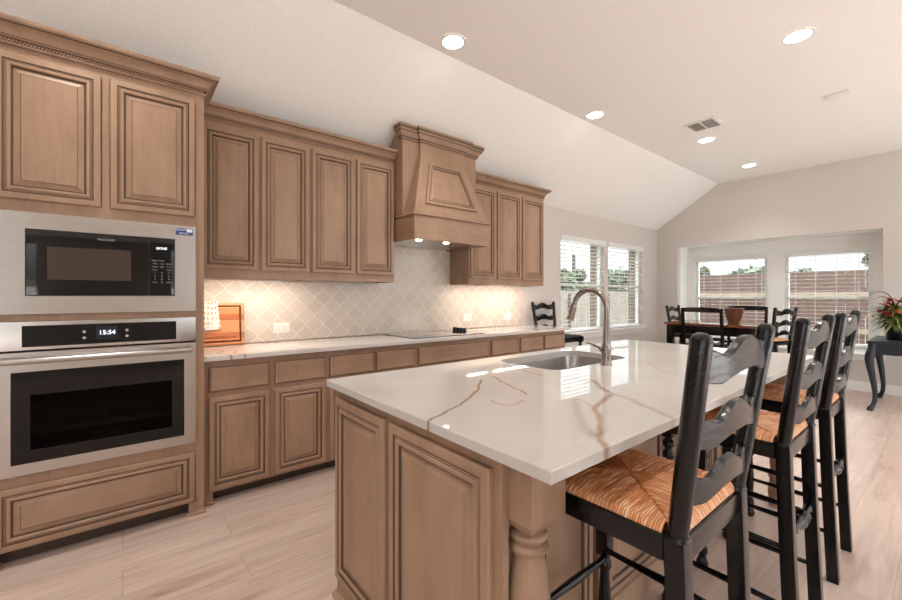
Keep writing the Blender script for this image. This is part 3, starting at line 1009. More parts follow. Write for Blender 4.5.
# under cabinet strips
def strip(label, y0, y1):
    t_ = thing('strip_light', label, 'light', (0.235, (y0 + y1) / 2, 1.405))
    hl = (y1 - y0) / 2
    MB().box(-0.02, 0.02, -hl, hl, -0.002, 0.010).build('housing', M['white'], t_)
    MB().box(-0.006, 0.006, -hl + 0.01, hl - 0.01, -0.006, -0.002).build('diffuser', M['strip'], t_)
    ld = bpy.data.lights.new('strip_lamp', 'AREA')
    ld.shape = 'RECTANGLE'; ld.size = 0.012; ld.size_y = 2 * hl - 0.05
    ld.energy = STRIP_W * (2 * hl); ld.color = (1.0, 0.83, 0.69)
    lo = bpy.data.objects.new('strip_lamp', ld)
    col.objects.link(lo)
    lo.parent = t_
    lo.location = (0, 0, -0.010)
strip('warm strip light under the wall cabinets above the cutting board', 0.42, 1.08)
strip('short warm strip light under the narrow wall cabinet right of the hood', 2.79, 3.11)
strip('warm strip light under the double wall cabinet at the right end', 3.18, 3.91)

# ---------- base cabinets
BX, BZ0, BZ1 = 0.595, 0.095, 0.876
def base(label, y0, y1, doors, drawers, door_z=(0.088, 0.652), left_foot=False):
    t_ = thing('base_cabinet', label, 'cabinet', (0, y0, 0), 0)
    w = y1 - y0
    b = MB()
    b.box(0.012, BX - 0.02, 0, w, BZ0, BZ1 - 0.001)
    b.box(BX - 0.02, BX, 0, w, 0.070, BZ1 - 0.001)
    b.build('carcass', CM, t_, angle=0)
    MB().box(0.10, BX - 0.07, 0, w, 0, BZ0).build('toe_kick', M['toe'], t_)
    for d0, d1 in doors:
        front_x('door', t_, BX, d0 - y0, d1 - y0, door_z[0], door_z[1], DOOR)
    for d0, d1 in drawers:
        front_x('drawer', t_, BX, d0 - y0, d1 - y0, 0.684, 0.836, DRAWER, CMH)
    if left_foot:
        f = MB()
        f.box(BX - 0.03, BX + 0.001, 0, 0.055, 0.016, 0.085)
        f.box(BX - 0.04, BX + 0.016, 0.002, 0.066, 0, 0.018, bev=0.006)
        f.build('foot', CM, t_)
    return t_
base('double door base cabinet beside the oven cabinet', 0.374, 1.148, [(0.405, 0.752), (0.785, 1.132)], [(0.405, 0.752), (0.785, 1.132)], left_foot=True)
base('double door base cabinet partly hidden behind the island corner', 1.149, 1.915, [(1.163, 1.516), (1.542, 1.898)], [(1.163, 1.516), (1.542, 1.898)])
base('wide base cabinet with one long drawer front under the cooktop', 1.916, 2.778, [(1.939, 2.340), (2.358, 2.758)], [(1.939, 2.758)])
base('narrow base cabinet right of the long cooktop drawer', 2.779, 3.196, [(2.800, 3.178)], [(2.800, 3.178)])
base('base cabinet at the right end of the wall run', 3.197, 4.000, [(3.220, 3.583), (3.616, 3.985)], [(3.220, 3.583), (3.616, 3.985)])

tag(MB().box(0.0115, 0.645, 0.374, 4.025, 0.877, 0.907, bev=0.003).build('worktop', M['quartz_wall']),
    'white veined worktop along the left wall under the cooktop', 'countertop')
mb = MB()
mb.box(0.0, 0.011, 0.374, 3.945, 0.908, 1.389)
mb.box(0.0, 0.011, 1.876, 2.755, 1.389, 1.80)
struct(mb.build('backsplash_wall_tile', M['tile'], angle=0))

# ---------- cooktop
ck = thing('cooktop', 'black glass electric cooktop set in the wall worktop', 'cooktop', (0, 0, 0.907))
MB().box(0.113, 0.600, 1.905, 2.720, 0.0, 0.008, bev=0.003).build('glass_plate', M['cookglass'], ck)
for i in range(4):
    x_ = 0.215 + i * 0.052
    MB().lathe([(0.021, 0), (0.022, 0.004), (0.019, 0.006), (0.0175, 0.030), (0.015, 0.034), (0, 0.034)], (x_, 2.655, 0.008), 16).build('knob', M['blackplastic'], ck)
for (x_, y_, r_) in ((0.24, 2.12, 0.085), (0.46, 2.10, 0.11), (0.25, 2.45, 0.10), (0.47, 2.45, 0.075)):
    rg = MB()
    n_ = 40
    lo_ = [[(x_ + math.cos(2 * PI * k / n_) * q, y_ + math.sin(2 * PI * k / n_) * q, z_) for k in range(n_)] for q, z_ in ((r_, 0.008), (r_, 0.0084), (r_ - 0.003, 0.0084), (r_ - 0.003, 0.008))]
    rg.loft(lo_, cap0=False, cap1=False).build('burner_ring', M['print'], ck)

# ---------- outlets
def outlet(label, y0, y1, z0, z1, n):
    t_ = thing('wall_outlet', label, 'outlet', (0.0112, (y0 + y1) / 2, (z0 + z1) / 2), 0, None)
    hw, hh = (y1 - y0) / 2, (z1 - z0) / 2
    MB().box(0, 0.006, -hw, hw, -hh, hh, bev=0.002).build('cover_plate', M['white'], t_)
    for i in range(n):
        yc = (i - (n - 1) / 2) * 0.052
        o = MB().box(0.006, 0.0085, yc - 0.020, yc + 0.020, -0.028, 0.028, bev=0.001).build('receptacle', M['white'], t_)
        for dz in (-0.013, 0.013):
            s_ = MB()
            for dy in (-0.006, 0.006):
                s_.box(0.0085, 0.0087, yc + dy - 0.0012, yc + dy + 0.0012, dz - 0.004, dz + 0.004)
            s_.build('slot', M['slot'], o, angle=0)
outlet('white outlet plate on the tile just right of the cutting board', 0.937, 1.066, 0.970, 1.054, 2)
outlet('white outlet plate on the tile behind the cooktop knobs', 2.945, 3.068, 0.987, 1.070, 2)
outlet('white outlet plate at the right end of the tile, left of the chair', 3.597, 3.715, 0.980, 1.063, 2)

# ---------- cutting board and towel
cb = thing('cutting_board', 'wooden cutting board with juice groove leaning on the tile', 'cutting board', (0.055, 0.0, 0.9075))
TL = Matrix.Rotation(-0.10, 4, 'Y')
b = MB()
CBP = [(0, 0, 0), (0, 0.013, 0), (0.006, 0.019, 0), (0.020, 0.019, 0), (0.024, 0.013, 1), (0.032, 0.013, 1), (0.036, 0.019, 0)]
b.panel((0, 0.385, 0), (0, 1, 0), (0, 0, 1), (1, 0, 0), rect(0.332, 0.312), CBP)
bo = b.build('board', [M['board'], M['bronzeink']], cb)
bo.matrix_local = TL
en = MB()
rr = random.Random(5)
y_ = 0.44
while y_ < 0.66:
    w_ = rr.uniform(0.006, 0.012)
    h_ = rr.choice((0.008, 0.009, 0.013, 0.016))
    en.tube([(0.0192, y_, 0.053), (0.0192, y_ + w_ * 0.4, 0.053 + h_), (0.0192, y_ + w_ * 0.7, 0.053), (0.0192, y_ + w_, 0.058)], 0.0011, 4)
    y_ += w_ + (0.012 if rr.random() < 0.16 else 0.002)
eo = en.build('engraving', M['bronzeink'], bo)
tw = MB()
nu, nv = 14, 22
grid = []
for j in range(nv + 1):
    row = []
    q = j / nv
    for i in range(nu + 1):
        p = i / nu
        y = 0.387 + p * (0.148 + 0.026 * q)
        if q < 0.12:
            x = 0.004 + 0.022 * (q / 0.12); z = 0.3165 + 0.003 * math.sin(q / 0.12 * PI)
        else:
            z = 0.316 - (q - 0.12) / 0.88 * 0.205
            x = 0.026 + 0.006 * q + 0.003 * math.sin(p * 9 + q * 2) * q
        row.append((x, y, z + (0.006 * p if j == nv else 0)))
    grid.append(row)
for j in range(nv):
    for i in range(nu):
        tw.face([grid[j][i], grid[j][i + 1], grid[j + 1][i + 1], grid[j + 1][i]])
bmesh.ops.remove_doubles(tw.bm, verts=tw.bm.verts, dist=1e-5)
bmesh.ops.solidify(tw.bm, geom=tw.bm.faces[:], thickness=-0.002)
to = tw.build('kitchen_towel', M['towel'])
to.matrix_world = Matrix.Translation((0.055, 0, 0.9075)) @ TL
tag(to, 'white dish towel with small grey and orange print over the cutting board', 'towel')

# ------------------------------------------------------------------ island
IX0, IX1, IY0, IY1, IZ = 1.766, 2.930, 0.673, 3.190, 0.916
BX0, BXE, BY0, BY1 = 1.805, 2.600, 0.705, 3.150
isl = thing('kitchen_island', 'brown panelled kitchen island base under the large veined slab', 'kitchen island', (0, 0, 0))
b = MB()
ZT = 0.8845
b.box(BX0 + 0.02, BXE - 0.02, BY0 + 0.02, BY0 + 0.04, 0.0, ZT)
b.box(BX0 + 0.02, BXE - 0.02, BY1 - 0.04, BY1 - 0.02, 0.0, ZT)
b.box(BX0, BX0 + 0.02, BY0 + 0.02, BY1 - 0.02, 0.07, ZT)
b.box(BXE - 0.02, BXE, BY0 + 0.02, BY1 - 0.02, 0.0, ZT)
b.build('carcass', CM, isl, angle=0)
# end panel facing the camera (looks towards -y)
EX1 = 2.765
b = MB()
b.box(BX0, EX1, BY0, BY0 + 0.02, 0.0, ZT)
b.build('end_panel', CM, isl, angle=0)
def front_ny(x0, x1, z0, z1, prof=DOOR):
    return MB().panel((x0, BY0, z0), (1, 0, 0), (0, 0, 1), (0, -1, 0), rect(x1 - x0, z1 - z0), prof).build('raised_panel', CM, isl, angle=25)
front_ny(1.822, 2.228, 0.105, 0.850)
front_ny(2.262, 2.735, 0.105, 0.850)
bp = [(0, 0), (0.016, 0), (0.016, 0.016), (0.010, 0.022), (0.006, 0.030), (0, 0.032)]
MB().crown([(BX0, BY0 + 0.9), (BX0, BY0), (EX1, BY0)], bp, side=1).build('base_moulding', CM, isl)
# seating side, faces +x
px = [(0.75, 1.33), (1.40, 1.92), (1.99, 2.51), (2.58, 3.10)]
for y0, y1 in px:
    front_x('raised_panel', isl, BXE, y0, y1, 0.115, 0.845, DOOR)
for y in (1.365, 1.955, 2.545):
    MB().box(BXE, BXE + 0.030, y - 0.018, y + 0.018, 0.0, ZT, bev=0.004).build('pilaster', CM, isl)
MB().crown([(BXE, BY0 + 0.02), (BXE, BY1 - 0.02)], [(0, 0), (0.020, 0), (0.020, 0.085), (0.014, 0.095), (0, 0.10)], side=1).build('base_moulding', CM, isl)
# kitchen side doors
for y0 in (0.76, 1.36, 1.96, 2.56):
    MB().panel((BX0, y0 + 0.54, 0.105), (0, -1, 0), (0, 0, 1), (-1, 0, 0), rect(0.54, 0.74), DOOR).build('door', CM, isl, angle=25)
# turned corner legs
def corner_leg(cx, cy):
    b = MB()
    h = 0.064
    b.box(cx - h, cx + h, cy - h, cy + h, 0.732, ZT, bev=0.002)
    sq = [[(cx + sx * q, cy + sy * q, z) for sx, sy in ((-1, -1), (1, -1), (1, 1), (-1, 1))] for q, z in ((h - 0.001, 0.733), (h - 0.010, 0.712), (h - 0.028, 0.700))]
    b.loft(sq)
    prof = [(0.0, 0.72), (0.042, 0.706), (0.034, 0.697), (0.036, 0.693), (0.045, 0.688), (0.048, 0.680), (0.045, 0.672), (0.038, 0.667), (0.038, 0.664),
            (0.046, 0.660), (0.051, 0.652), (0.048, 0.643), (0.040, 0.638), (0.039, 0.628), (0.044, 0.600), (0.052, 0.545), (0.055, 0.49), (0.052, 0.42), (0.044, 0.33), (0.037, 0.25),
            (0.034, 0.20), (0.042, 0.188), (0.046, 0.178), (0.042, 0.168), (0.036, 0.162), (0.042, 0.13), (0.048, 0.09), (0.044, 0.045), (0.034, 0.020), (0.040, 0.012), (0.040, 0.0), (0, 0)]
    b.lathe(prof, (cx, cy, 0), 28)
    return b.build('turned_leg', CM, isl, angle=40)
corner_leg(2.772, 0.790)
corner_leg(2.772, 3.080)
# island slab with sink cut out
def rrect(x0, x1, y0, y1, r, n=8):
    pts = []
    for cx, cy, a0 in ((x1 - r, y0 + r, -PI / 2), (x1 - r, y1 - r, 0), (x0 + r, y1 - r, PI / 2), (x0 + r, y0 + r, PI)):
        for k in range(n + 1):
            a = a0 + PI / 2 * k / n
            pts.append((cx + r * math.cos(a), cy + r * math.sin(a)))
    return pts
SX0, SX1, SY0, SY1 = 1.862, 2.268, 1.585, 2.285
bm = bmesh.new()
hole = rrect(SX0, SX1, SY0, SY1, 0.09)
outer = [(IX0, IY0), (IX1, IY0), (IX1, IY1), (IX0, IY1)]
ZB = 0.885
e_ = 0.003
def ring(pts, z):
    vs = [bm.verts.new((p[0], p[1], z)) for p in pts]
    es = [bm.edges.new((vs[i], vs[(i + 1) % len(vs)])) for i in range(len(vs))]
    return vs, es
def inset_rect(d):
    return [(IX0 + d, IY0 + d), (IX1 - d, IY0 + d), (IX1 - d, IY1 - d), (IX0 + d, IY1 - d)]
for z_a in ('top', 'bot'):
    o_v, o_e = ring(inset_rect(e_), IZ if z_a == 'top' else ZB)
    h_v, h_e = ring(hole, IZ if z_a == 'top' else ZB)
    bmesh.ops.triangle_fill(bm, use_beauty=True, use_dissolve=True, edges=o_e + h_e)
    if z_a == 'top':
        tv, hv = o_v, h_v
    else:
        bv, hb = o_v, h_v
r1, _ = ring(outer, IZ - e_)
r2, _ = ring(outer, ZB + e_)
for a_, b_ in ((tv, r1), (r1, r2), (r2, bv), (hv, hb)):
    n_ = len(a_)
    for i in range(n_):
        j = (i + 1) % n_
        bm.faces.new((a_[i], a_[j], b_[j], b_[i]))
slab = MB(); slab.bm.free(); slab.bm = bm
tag(slab.build('island_worktop', M['quartz'], angle=30), 'large white quartz slab with brown veins on the island', 'countertop')
# sink
sk = thing('sink', 'stainless undermount sink set in the island worktop', 'sink', (0, 0, 0))
b = MB()
lp = []
for d, z, r in ((-0.012, 0.8845, 0.10), (0.004, 0.8845, 0.09), (0.006, 0.878, 0.09), (0.010, 0.72, 0.085), (0.030, 0.692, 0.07), (0.10, 0.686, 0.05), (0.165, 0.683, 0.03)):
    lp.append([(p[0], p[1], z) for p in rrect(SX0 + d, SX1 - d, SY0 + d, SY1 - d, r)])
b.loft(lp, cap0=False, cap1=True)
b.build('basin', M['sinksteel'], sk, angle=50)
MB().lathe([(0, 0), (0.042, 0), (0.042, 0.004), (0.030, 0.006), (0, 0.006)], ((SX0 + SX1) / 2, (SY0 + SY1) / 2, 0.684), 20).build('drain', M['chrome'], sk)
# faucet
fa = thing('faucet', 'brushed nickel gooseneck faucet behind the island sink', 'faucet', (2.322, 1.930, IZ))
b = MB()
b.lathe([(0.0, 0), (0.027, 0), (0.027, 0.006), (0.0245, 0.010), (0.0235, 0.05), (0.0225, 0.065), (0.0245, 0.070), (0.0245, 0.088), (0.0215, 0.094), (0.0185, 0.13), (0.0155, 0.19), (0.0142, 0.235), (0, 0.235)], (0, 0, 0), 20)
b.build('body', M['chrome'], fa, angle=50)
pts, rad = [], []
R_ = 0.096
for k in range(17):
    a = PI * k / 16 * 0.93
    pts.append((-R_ + R_ * math.cos(a), 0, 0.290 + R_ * 1.0 * math.sin(a)))
pts = [(0, 0, 0.225), (0, 0, 0.26)] + pts
MB().tube(pts, 0.0138, 14).build('spout', M['chrome'], fa, angle=60)
e0 = Vector(pts[-1]); dr = (Vector(pts[-1]) - Vector(pts[-2])).normalized()
b = MB()
b.tube([e0, e0 + dr * 0.004, e0 + dr * 0.02, e0 + dr * 0.075, e0 + dr * 0.092, e0 + dr * 0.094], [0.0142, 0.0165, 0.0165, 0.0195, 0.0195, 0.015], 16)
b.build('spray_head', M['chrome'], fa, angle=40)
b = MB()
b.tube([(0, 0, 0.078), (-0.034, 0, 0.080)], 0.0135, 12)
b.tube([(-0.026, 0, 0.082), (-0.06, 0.0, 0.092), (-0.115, 0.0, 0.108)], [0.009, 0.006, 0.005], 10)
b.build('lever_handle', M['chrome'], fa, angle=50)

# ------------------------------------------------------------------ bar stools
def rush_mesh():
    import math as m_
    rr = random.Random(3)
    NX_, NY_ = 330, 330
    x0, x1, hy = -0.232, 0.182, 0.197
    D_ = x1 - x0
    PT = 0.0062
    vs, fs, cs = [], [], []
    hsh = [rr.random() for _ in range(997)]
    def h1(a_):
        return hsh[a_ % 997]
    for j in range(NY_ + 1):
        for i in range(NX_ + 1):
            uu = -1 + 2 * i / NX_
            vv = -1 + 2 * j / NY_
            x = (x0 + x1) / 2 + uu * D_ / 2
            y = vv * hy
            au, av = abs(uu), abs(vv)
            if au > av:          # front and back quadrants: strands cross the rail, counted along y
                al, ac = x, y; qd = 0 if uu > 0 else 1
            else:
                al, ac = y, x; qd = 2 if vv > 0 else 3
            s_ = ac / PT + 0.22 * m_.sin(al * 70 + ac * 31) + 0.12 * m_.sin(al * 190 + ac * 400)
            k = int(m_.floor(s_))
            fr = s_ - k
            prof = m_.sqrt(max(0.0, m_.sin(PI * fr)))
            hk = h1(k * 13 + qd * 211)
            q = al / 0.022 + hk * 9
            n0 = int(m_.floor(q)); f0 = q - n0
            tw_ = h1(k * 31 + n0 * 17 + qd * 97) * (1 - f0) + h1(k * 31 + (n0 + 1) * 17 + qd * 97) * f0
            r_ = max(au, av)
            z = 0.773 + 0.014 * (1 - r_ ** 6) + 0.0036 * prof + 0.0020 * (hk - 0.5) + 0.0016 * (tw_ - 0.5)
            z -= 0.006 * m_.exp(-((au - av) / 0.018) ** 2)
            if r_ > 0.93:
                z -= 0.014 * ((r_ - 0.93) / 0.07) ** 2
            vs.append((x, y, z))
            c_ = (0.30 + 0.28 * hk + 0.42 * tw_) * (0.12 + 0.88 * prof) + 0.16 * max(0.0, (r_ - 0.7) / 0.3)  # gap shade and rim highlight go into the strand colour
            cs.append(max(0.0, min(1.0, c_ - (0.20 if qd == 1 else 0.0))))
    def id_(i, j):
        return j * (NX_ + 1) + i
    for j in range(NY_):
        for i in range(NX_):
            # leave the two back corners free for the posts
            xm, ym = vs[id_(i, j)][0], vs[id_(i, j)][1]
            if xm > 0.150 and abs(ym) > 0.158:
                continue
            fs.append((id_(i, j), id_(i + 1, j), id_(i + 1, j + 1), id_(i, j + 1)))
    # skirt
    me = bpy.data.meshes.new('seat')
    me.from_pydata(vs, [], fs)
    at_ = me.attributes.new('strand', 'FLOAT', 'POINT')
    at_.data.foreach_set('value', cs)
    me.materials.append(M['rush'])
    me.polygons.foreach_set('use_smooth', [True] * len(me.polygons))
    return me

def turned(b, p0, p1, prof, n=14):
    """lathe along a segment: prof of (t, r)"""
    p0, p1 = Vector(p0), Vector(p1)
    b.tube([p0.lerp(p1, t_) for t_, _ in prof], [r_ for _, r_ in prof], n)

def make_stool():
    t_ = thing('bar_stool', 'black ladder back bar stool with rush seat, nearest the camera', 'bar stool', (2.9, 1.086, 0), 0, 'black ladder back stools along the island')
    o = bpy.data.objects.new('seat', rush_mesh()); col.objects.link(o); o.parent = t_
    MB().box(-0.215, 0.165, -0.180, 0.180, 0.735, 0.770).build('seat_core', M['rush'], o, angle=0)
    hw = 0.18
    lg = 0.0205
    # rails
    for y in (-hw - 0.012, hw + 0.012):
        MB().box(-0.225, 0.156, y - 0.011, y + 0.011, 0.712, 0.766, bev=0.003).build('seat_rail', M['black'], t_)
    MB().box(-0.236, -0.212, -hw - 0.022, hw + 0.022, 0.712, 0.766, bev=0.003).build('seat_rail', M['black'], t_)
    MB().box(0.168, 0.190, -0.158, 0.158, 0.706, 0.760, bev=0.003).build('seat_rail', M['black'], t_)
    for s in (-1, 1):
        y = s * hw
        # rear leg : square below the seat, turned post above
        b = MB()
        q = [[(cx + a * lg, y + c * lg, z) for a, c in ((-1, -1), (1, -1), (1, 1), (-1, 1))] for z, cx in ((0.0, 0.205), (0.40, 0.188), (0.764, 0.176))]
        b.loft(q)
        bmesh.ops.bevel(b.bm, geom=b.bm.edges[:], offset=0.003, segments=2, profile=0.7, affect='EDGES')
        b.tube([(0.176, y, 0.762), (0.176, y, 0.770)], [0.026, 0.0225], 18)
        turned(b, (0.176, y, 0.765), (0.236, y * 1.20, 1.198), [(0, 0.0205), (0.02, 0.0205), (0.5, 0.0208), (0.955, 0.0205), (0.972, 0.0195), (0.988, 0.0165), (1.0, 0.009)], 20)
        b.build('leg', M['black'], t_, angle=40)
        # front leg : turned top, square block, turned lower part
        b = MB()
        xf = -0.200
        b.box(xf - lg, xf + lg, y - lg, y + lg, 0.40, 0.585, bev=0.003)
        b.box(xf - lg, xf + lg, y - lg, y + lg, 0.69, 0.735, bev=0.003)
        turned(b, (xf, y, 0.69), (xf, y, 0.585), [(0, 0.016), (0.08, 0.014), (0.18, 0.021), (0.32, 0.023), (0.44, 0.015), (0.52, 0.0145), (0.62, 0.022), (0.76, 0.023), (0.9, 0.015), (1, 0.016)], 16)
        turned(b, (xf, y, 0.402), (xf, y, 0.0), [(0, 0.016), (0.03, 0.014), (0.06, 0.021), (0.10, 0.022), (0.14, 0.015), (0.2, 0.016), (0.4, 0.021), (0.55, 0.020), (0.72, 0.015), (0.78, 0.022), (0.82, 0.023), (0.86, 0.015), (0.89, 0.018), (0.94, 0.026), (0.975, 0.024), (1, 0.014)], 16)
        b.build('leg', M['black'], t_, angle=40)
        # side stretchers
        for z, xb in ((0.215, 0.196), (0.415, 0.188)):
            b = MB()
            turned(b, (xf, y, z), (xb, y, z - 0.004), [(0, 0.009), (0.15, 0.009), (0.5, 0.0125), (0.85, 0.009), (1, 0.009)], 10)
            b.build('stretcher', M['black'], t_, angle=50)
    b = MB()
    turned(b, (-0.200, -hw, 0.385), (-0.200, hw, 0.385), [(0, 0.010), (0.2, 0.0105), (0.5, 0.0135), (0.8, 0.0105), (1, 0.010)], 14)
    b.build('foot_rail', M['black'], t_, angle=50)
    b = MB()
    turned(b, (0.188, -hw + 0.015, 0.452), (0.188, hw - 0.015, 0.452), [(0, 0.010), (0.10, 0.010), (0.16, 0.015), (0.22, 0.011), (0.30, 0.013), (0.38, 0.024), (0.43, 0.026), (0.47, 0.016), (0.5, 0.022), (0.53, 0.016), (0.57, 0.026), (0.62, 0.024), (0.70, 0.013), (0.78, 0.011), (0.84, 0.015), (0.9, 0.010), (1, 0.010)], 16)
    b.build('stretcher', M['black'], t_, angle=50)
    # slats
    for z0, hh in ((1.095, 0.074), (0.955, 0.068), (0.832, 0.060)):
        b = MB()
        n_ = 28
        loops = []
        for i in range(n_ + 1):
            tt = -1 + 2 * i / n_
            at_ = abs(tt)
            xc = 0.176 + 0.058 * (z0 + hh / 2 - 0.765) / 0.427 + 0.022 * (1 - tt * tt)
            def sm(v_, a_, b__):
                q_ = max(0, min(1, (v_ - a_) / (b__ - a_)))
                return q_ * q_ * (3 - 2 * q_)
            top = 0.84 * hh + 0.34 * hh * (1 - sm(at_, 0.10, 0.48)) - 0.12 * hh * math.exp(-((at_ - 0.56) / 0.14) ** 2) + 0.08 * hh * math.exp(-((at_ - 0.86) / 0.12) ** 2)
            bot = 0.20 * hh * (1 - sm(at_, 0.10, 0.70)) + 0.02 * hh * math.exp(-((at_ - 0.98) / 0.12) ** 2) - 0.06 * hh * math.exp(-((at_ - 0.68) / 0.12) ** 2)
            y = tt * (hw + 0.036 * (z0 + hh / 2 - 0.765) / 0.427 - 0.006)
            th = 0.0095
            za, zb = z0 + bot, z0 + top
            loops.append([(xc - th, y, za + 0.003), (xc - th + 0.003, y, za), (xc + th - 0.003, y, za), (xc + th, y, za + 0.003),
                          (xc + th, y, zb - 0.004), (xc + th - 0.004, y, zb), (xc - th + 0.004, y, zb), (xc - th, y, zb - 0.004)])
        b.loft(loops)
        b.build('slat', M['black'], t_, angle=40)
    return t_
stool = make_stool()
SG = 'black ladder back stools along the island'
copy_tree(stool, (2.9, 1.935, 0), 0, 'black ladder back bar stool with rush seat, second from the camera along the island')
copy_tree(stool, (2.9, 2.640, 0), 0, 'black ladder back bar stool with rush seat, third and farthest along the island')
wall_stool = copy_tree(stool, (0.315, 4.262, 0), PI, 'black ladder back bar stool against the side wall past the worktop end', 'black ladder back seats away from the island')
for c_ in [o for o in bpy.data.objects if o.parent == wall_stool and o.name.startswith('seat') and o.data.name.startswith('seat') and not o.name.startswith('seat_rail')]:
    c_.data = c_.data.copy()
    c_.data.materials[0] = M['black']
    for g_ in [o for o in bpy.data.objects if o.parent == c_]:
        g_.data = g_.data.copy()
        g_.data.materials[0] = M['black']

# ------------------------------------------------------------------ dining group
TB = (0.84, 1.98, 6.02, 6.92, 0.90)
dt = thing('dining_table', 'tall dining table with brown top and black legs in front of the niche', 'table', (0, 0, 0))
x0, x1, y0, y1, zt = TB
MB().box(x0, x1, y0, y1, zt - 0.032, zt, bev=0.005).build('tabletop', M['tabletop'], dt)
b = MB()
b.box(x0 + 0.04, x1 - 0.04, y0 + 0.03, y0 + 0.05, zt - 0.15, zt - 0.033); b.box(x0 + 0.04, x1 - 0.04, y1 - 0.05, y1 - 0.03, zt - 0.15, zt - 0.033)
b.box(x0 + 0.03, x0 + 0.05, y0 + 0.05, y1 - 0.05, zt - 0.15, zt - 0.033); b.box(x1 - 0.05, x1 - 0.03, y0 + 0.05, y1 - 0.05, zt - 0.15, zt - 0.033)
b.build('apron', M['black'], dt, angle=0)
for lx in (x0 + 0.025, x1 - 0.105):
    for ly in (y0 + 0.025, y1 - 0.105):
        MB().box(lx, lx + 0.08, ly, ly + 0.08, 0, zt - 0.033, bev=0.004).build('leg', M['black'], dt)

def pub_chair(label, loc, rz):
    """counter height chair with plain rails; local back at +x"""
    t_ = thing('dining_chair', label, 'chair', loc, rz, 'black chairs around the dining table')
    hw = 0.225
    MB().box(-0.20, 0.19, -hw + 0.005, hw - 0.005, 0.60, 0.635, bev=0.008).build('seat', M['black'], t_)
    for s in (-1, 1):
        b = MB()
        y = s * hw
        sec = [[(cx + a * 0.017, y + c * 0.017, z) for a, c in ((-1, -1), (1, -1), (1, 1), (-1, 1))] for z, cx in ((0, 0.22), (0.6, 0.195), (1.115, 0.255))]
        b.loft(sec)
        bmesh.ops.bevel(b.bm, geom=b.bm.edges[:], offset=0.003, segments=2, profile=0.7, affect='EDGES')
        b.build('leg', M['black'], t_)
        MB().box(-0.20, -0.165, y - 0.017, y + 0.017, 0, 0.60, bev=0.003).build('leg', M['black'], t_)
        MB().box(-0.17, 0.20, y - 0.009, y + 0.009, 0.25, 0.275).build('stretcher', M['black'], t_)
    MB().box(-0.193, -0.173, -hw + 0.015, hw - 0.015, 0.20, 0.225).build('stretcher', M['black'], t_)
    for z, hh, x_ in ((1.060, 0.055, 0.247), (0.84, 0.04, 0.222), (0.70, 0.04, 0.206)):
        b = MB()
        loops = []
        for i in range(13):
            tt = -1 + 2 * i / 12
            xc = x_ + 0.014 * (1 - tt * tt)
            y = tt * (hw - 0.012)
            zz = z + (0.010 * (1 - tt * tt) if z > 1 else 0)
            loops.append([(xc - 0.008, y, z), (xc + 0.008, y, z), (xc + 0.008, y, zz + hh), (xc - 0.008, y, zz + hh)])
        b.loft(loops)
        b.build('rail', M['black'], t_, angle=40)
    return t_
pub_chair('black dining chair with plain top rail, back to the kitchen', (1.40, 6.05, 0), -PI / 2)
pub_chair('black dining chair with plain top rail, on the window side behind the pot', (1.535, 6.92, 0), PI / 2)
DG = 'black ladder back seats away from the island'
copy_tree(stool, (1.955, 6.32, 0), -0.30, 'black ladder back chair at the right end of the dining table', DG, 'chair', (0.945, 0.95, 0.945), 'ladder_back_chair')
copy_tree(stool, (1.0, 6.46, 0), PI, 'black ladder back chair at the left end of the dining table', DG, 'chair', (0.945, 0.95, 0.945), 'ladder_back_chair')

pot = thing('copper_pot', 'fluted copper coloured pot on the dining table', 'pot', (1.585, 6.40, 0.90))
b = MB()
prof = [(0.0, 0.0), (0.060, 0.0), (0.064, 0.012), (0.078, 0.06), (0.094, 0.12), (0.104, 0.165), (0.107, 0.185), (0.114, 0.190), (0.116, 0.20), (0.112, 0.207), (0.104, 0.205), (0.100, 0.18), (0.088, 0.11), (0, 0.10)]
loops = []
for r, h_ in prof:
    loops.append([((r * (1 + (0.035 * math.cos(16 * 2 * PI * k / 64) if 0.02 < h_ < 0.18 else 0))) * math.cos(2 * PI * k / 64), (r * (1 + (0.035 * math.cos(16 * 2 * PI * k / 64) if 0.02 < h_ < 0.18 else 0))) * math.sin(2 * PI * k / 64), h_) for k in range(64)])
b.loft(loops)
b.build('vessel', M['terracotta'], pot, angle=60)

# ------------------------------------------------------------------ console table and flowers
ct = thing('side_table', 'dark side table with curved cabriole legs under the flowers', 'table', (0, 0, 0))
cx0, cx1, cy0, cy1, cz = 2.835, 3.70, 6.42, 7.38, 0.775
MB().box(cx0, cx1, cy0, cy1, cz - 0.028, cz, bev=0.010, seg=3).build('tabletop', M['navy'], ct)
b = MB()
def scallop(n_=24):
    top, bot = [], []
    for i in range(n_ + 1):
        q = i / n_
        d_ = 0.135 - 0.045 * math.sin(PI * q) - 0.014 * math.cos(4 * PI * q)
        bot.append((q, -d_))
    return [(0, 0)] + bot[0:1] + bot[1:] + [(1, 0)]
poly = scallop()
for (ax, fix0, fix1, lo, hi) in (('y', cy0 + 0.02, cy0 + 0.04, cx0 + 0.05, cx1 - 0.05), ('y', cy1 - 0.04, cy1 - 0.02, cx0 + 0.05, cx1 - 0.05), ('x', cx0 + 0.02, cx0 + 0.04, cy0 + 0.05, cy1 - 0.05), ('x', cx1 - 0.04, cx1 - 0.02, cy0 + 0.05, cy1 - 0.05)):
    b.prism([(lo + p * (hi - lo), cz - 0.029 + z) for p, z in reversed(poly)], ax, fix0, fix1)
b.build('apron', M['navy'], ct, angle=0)
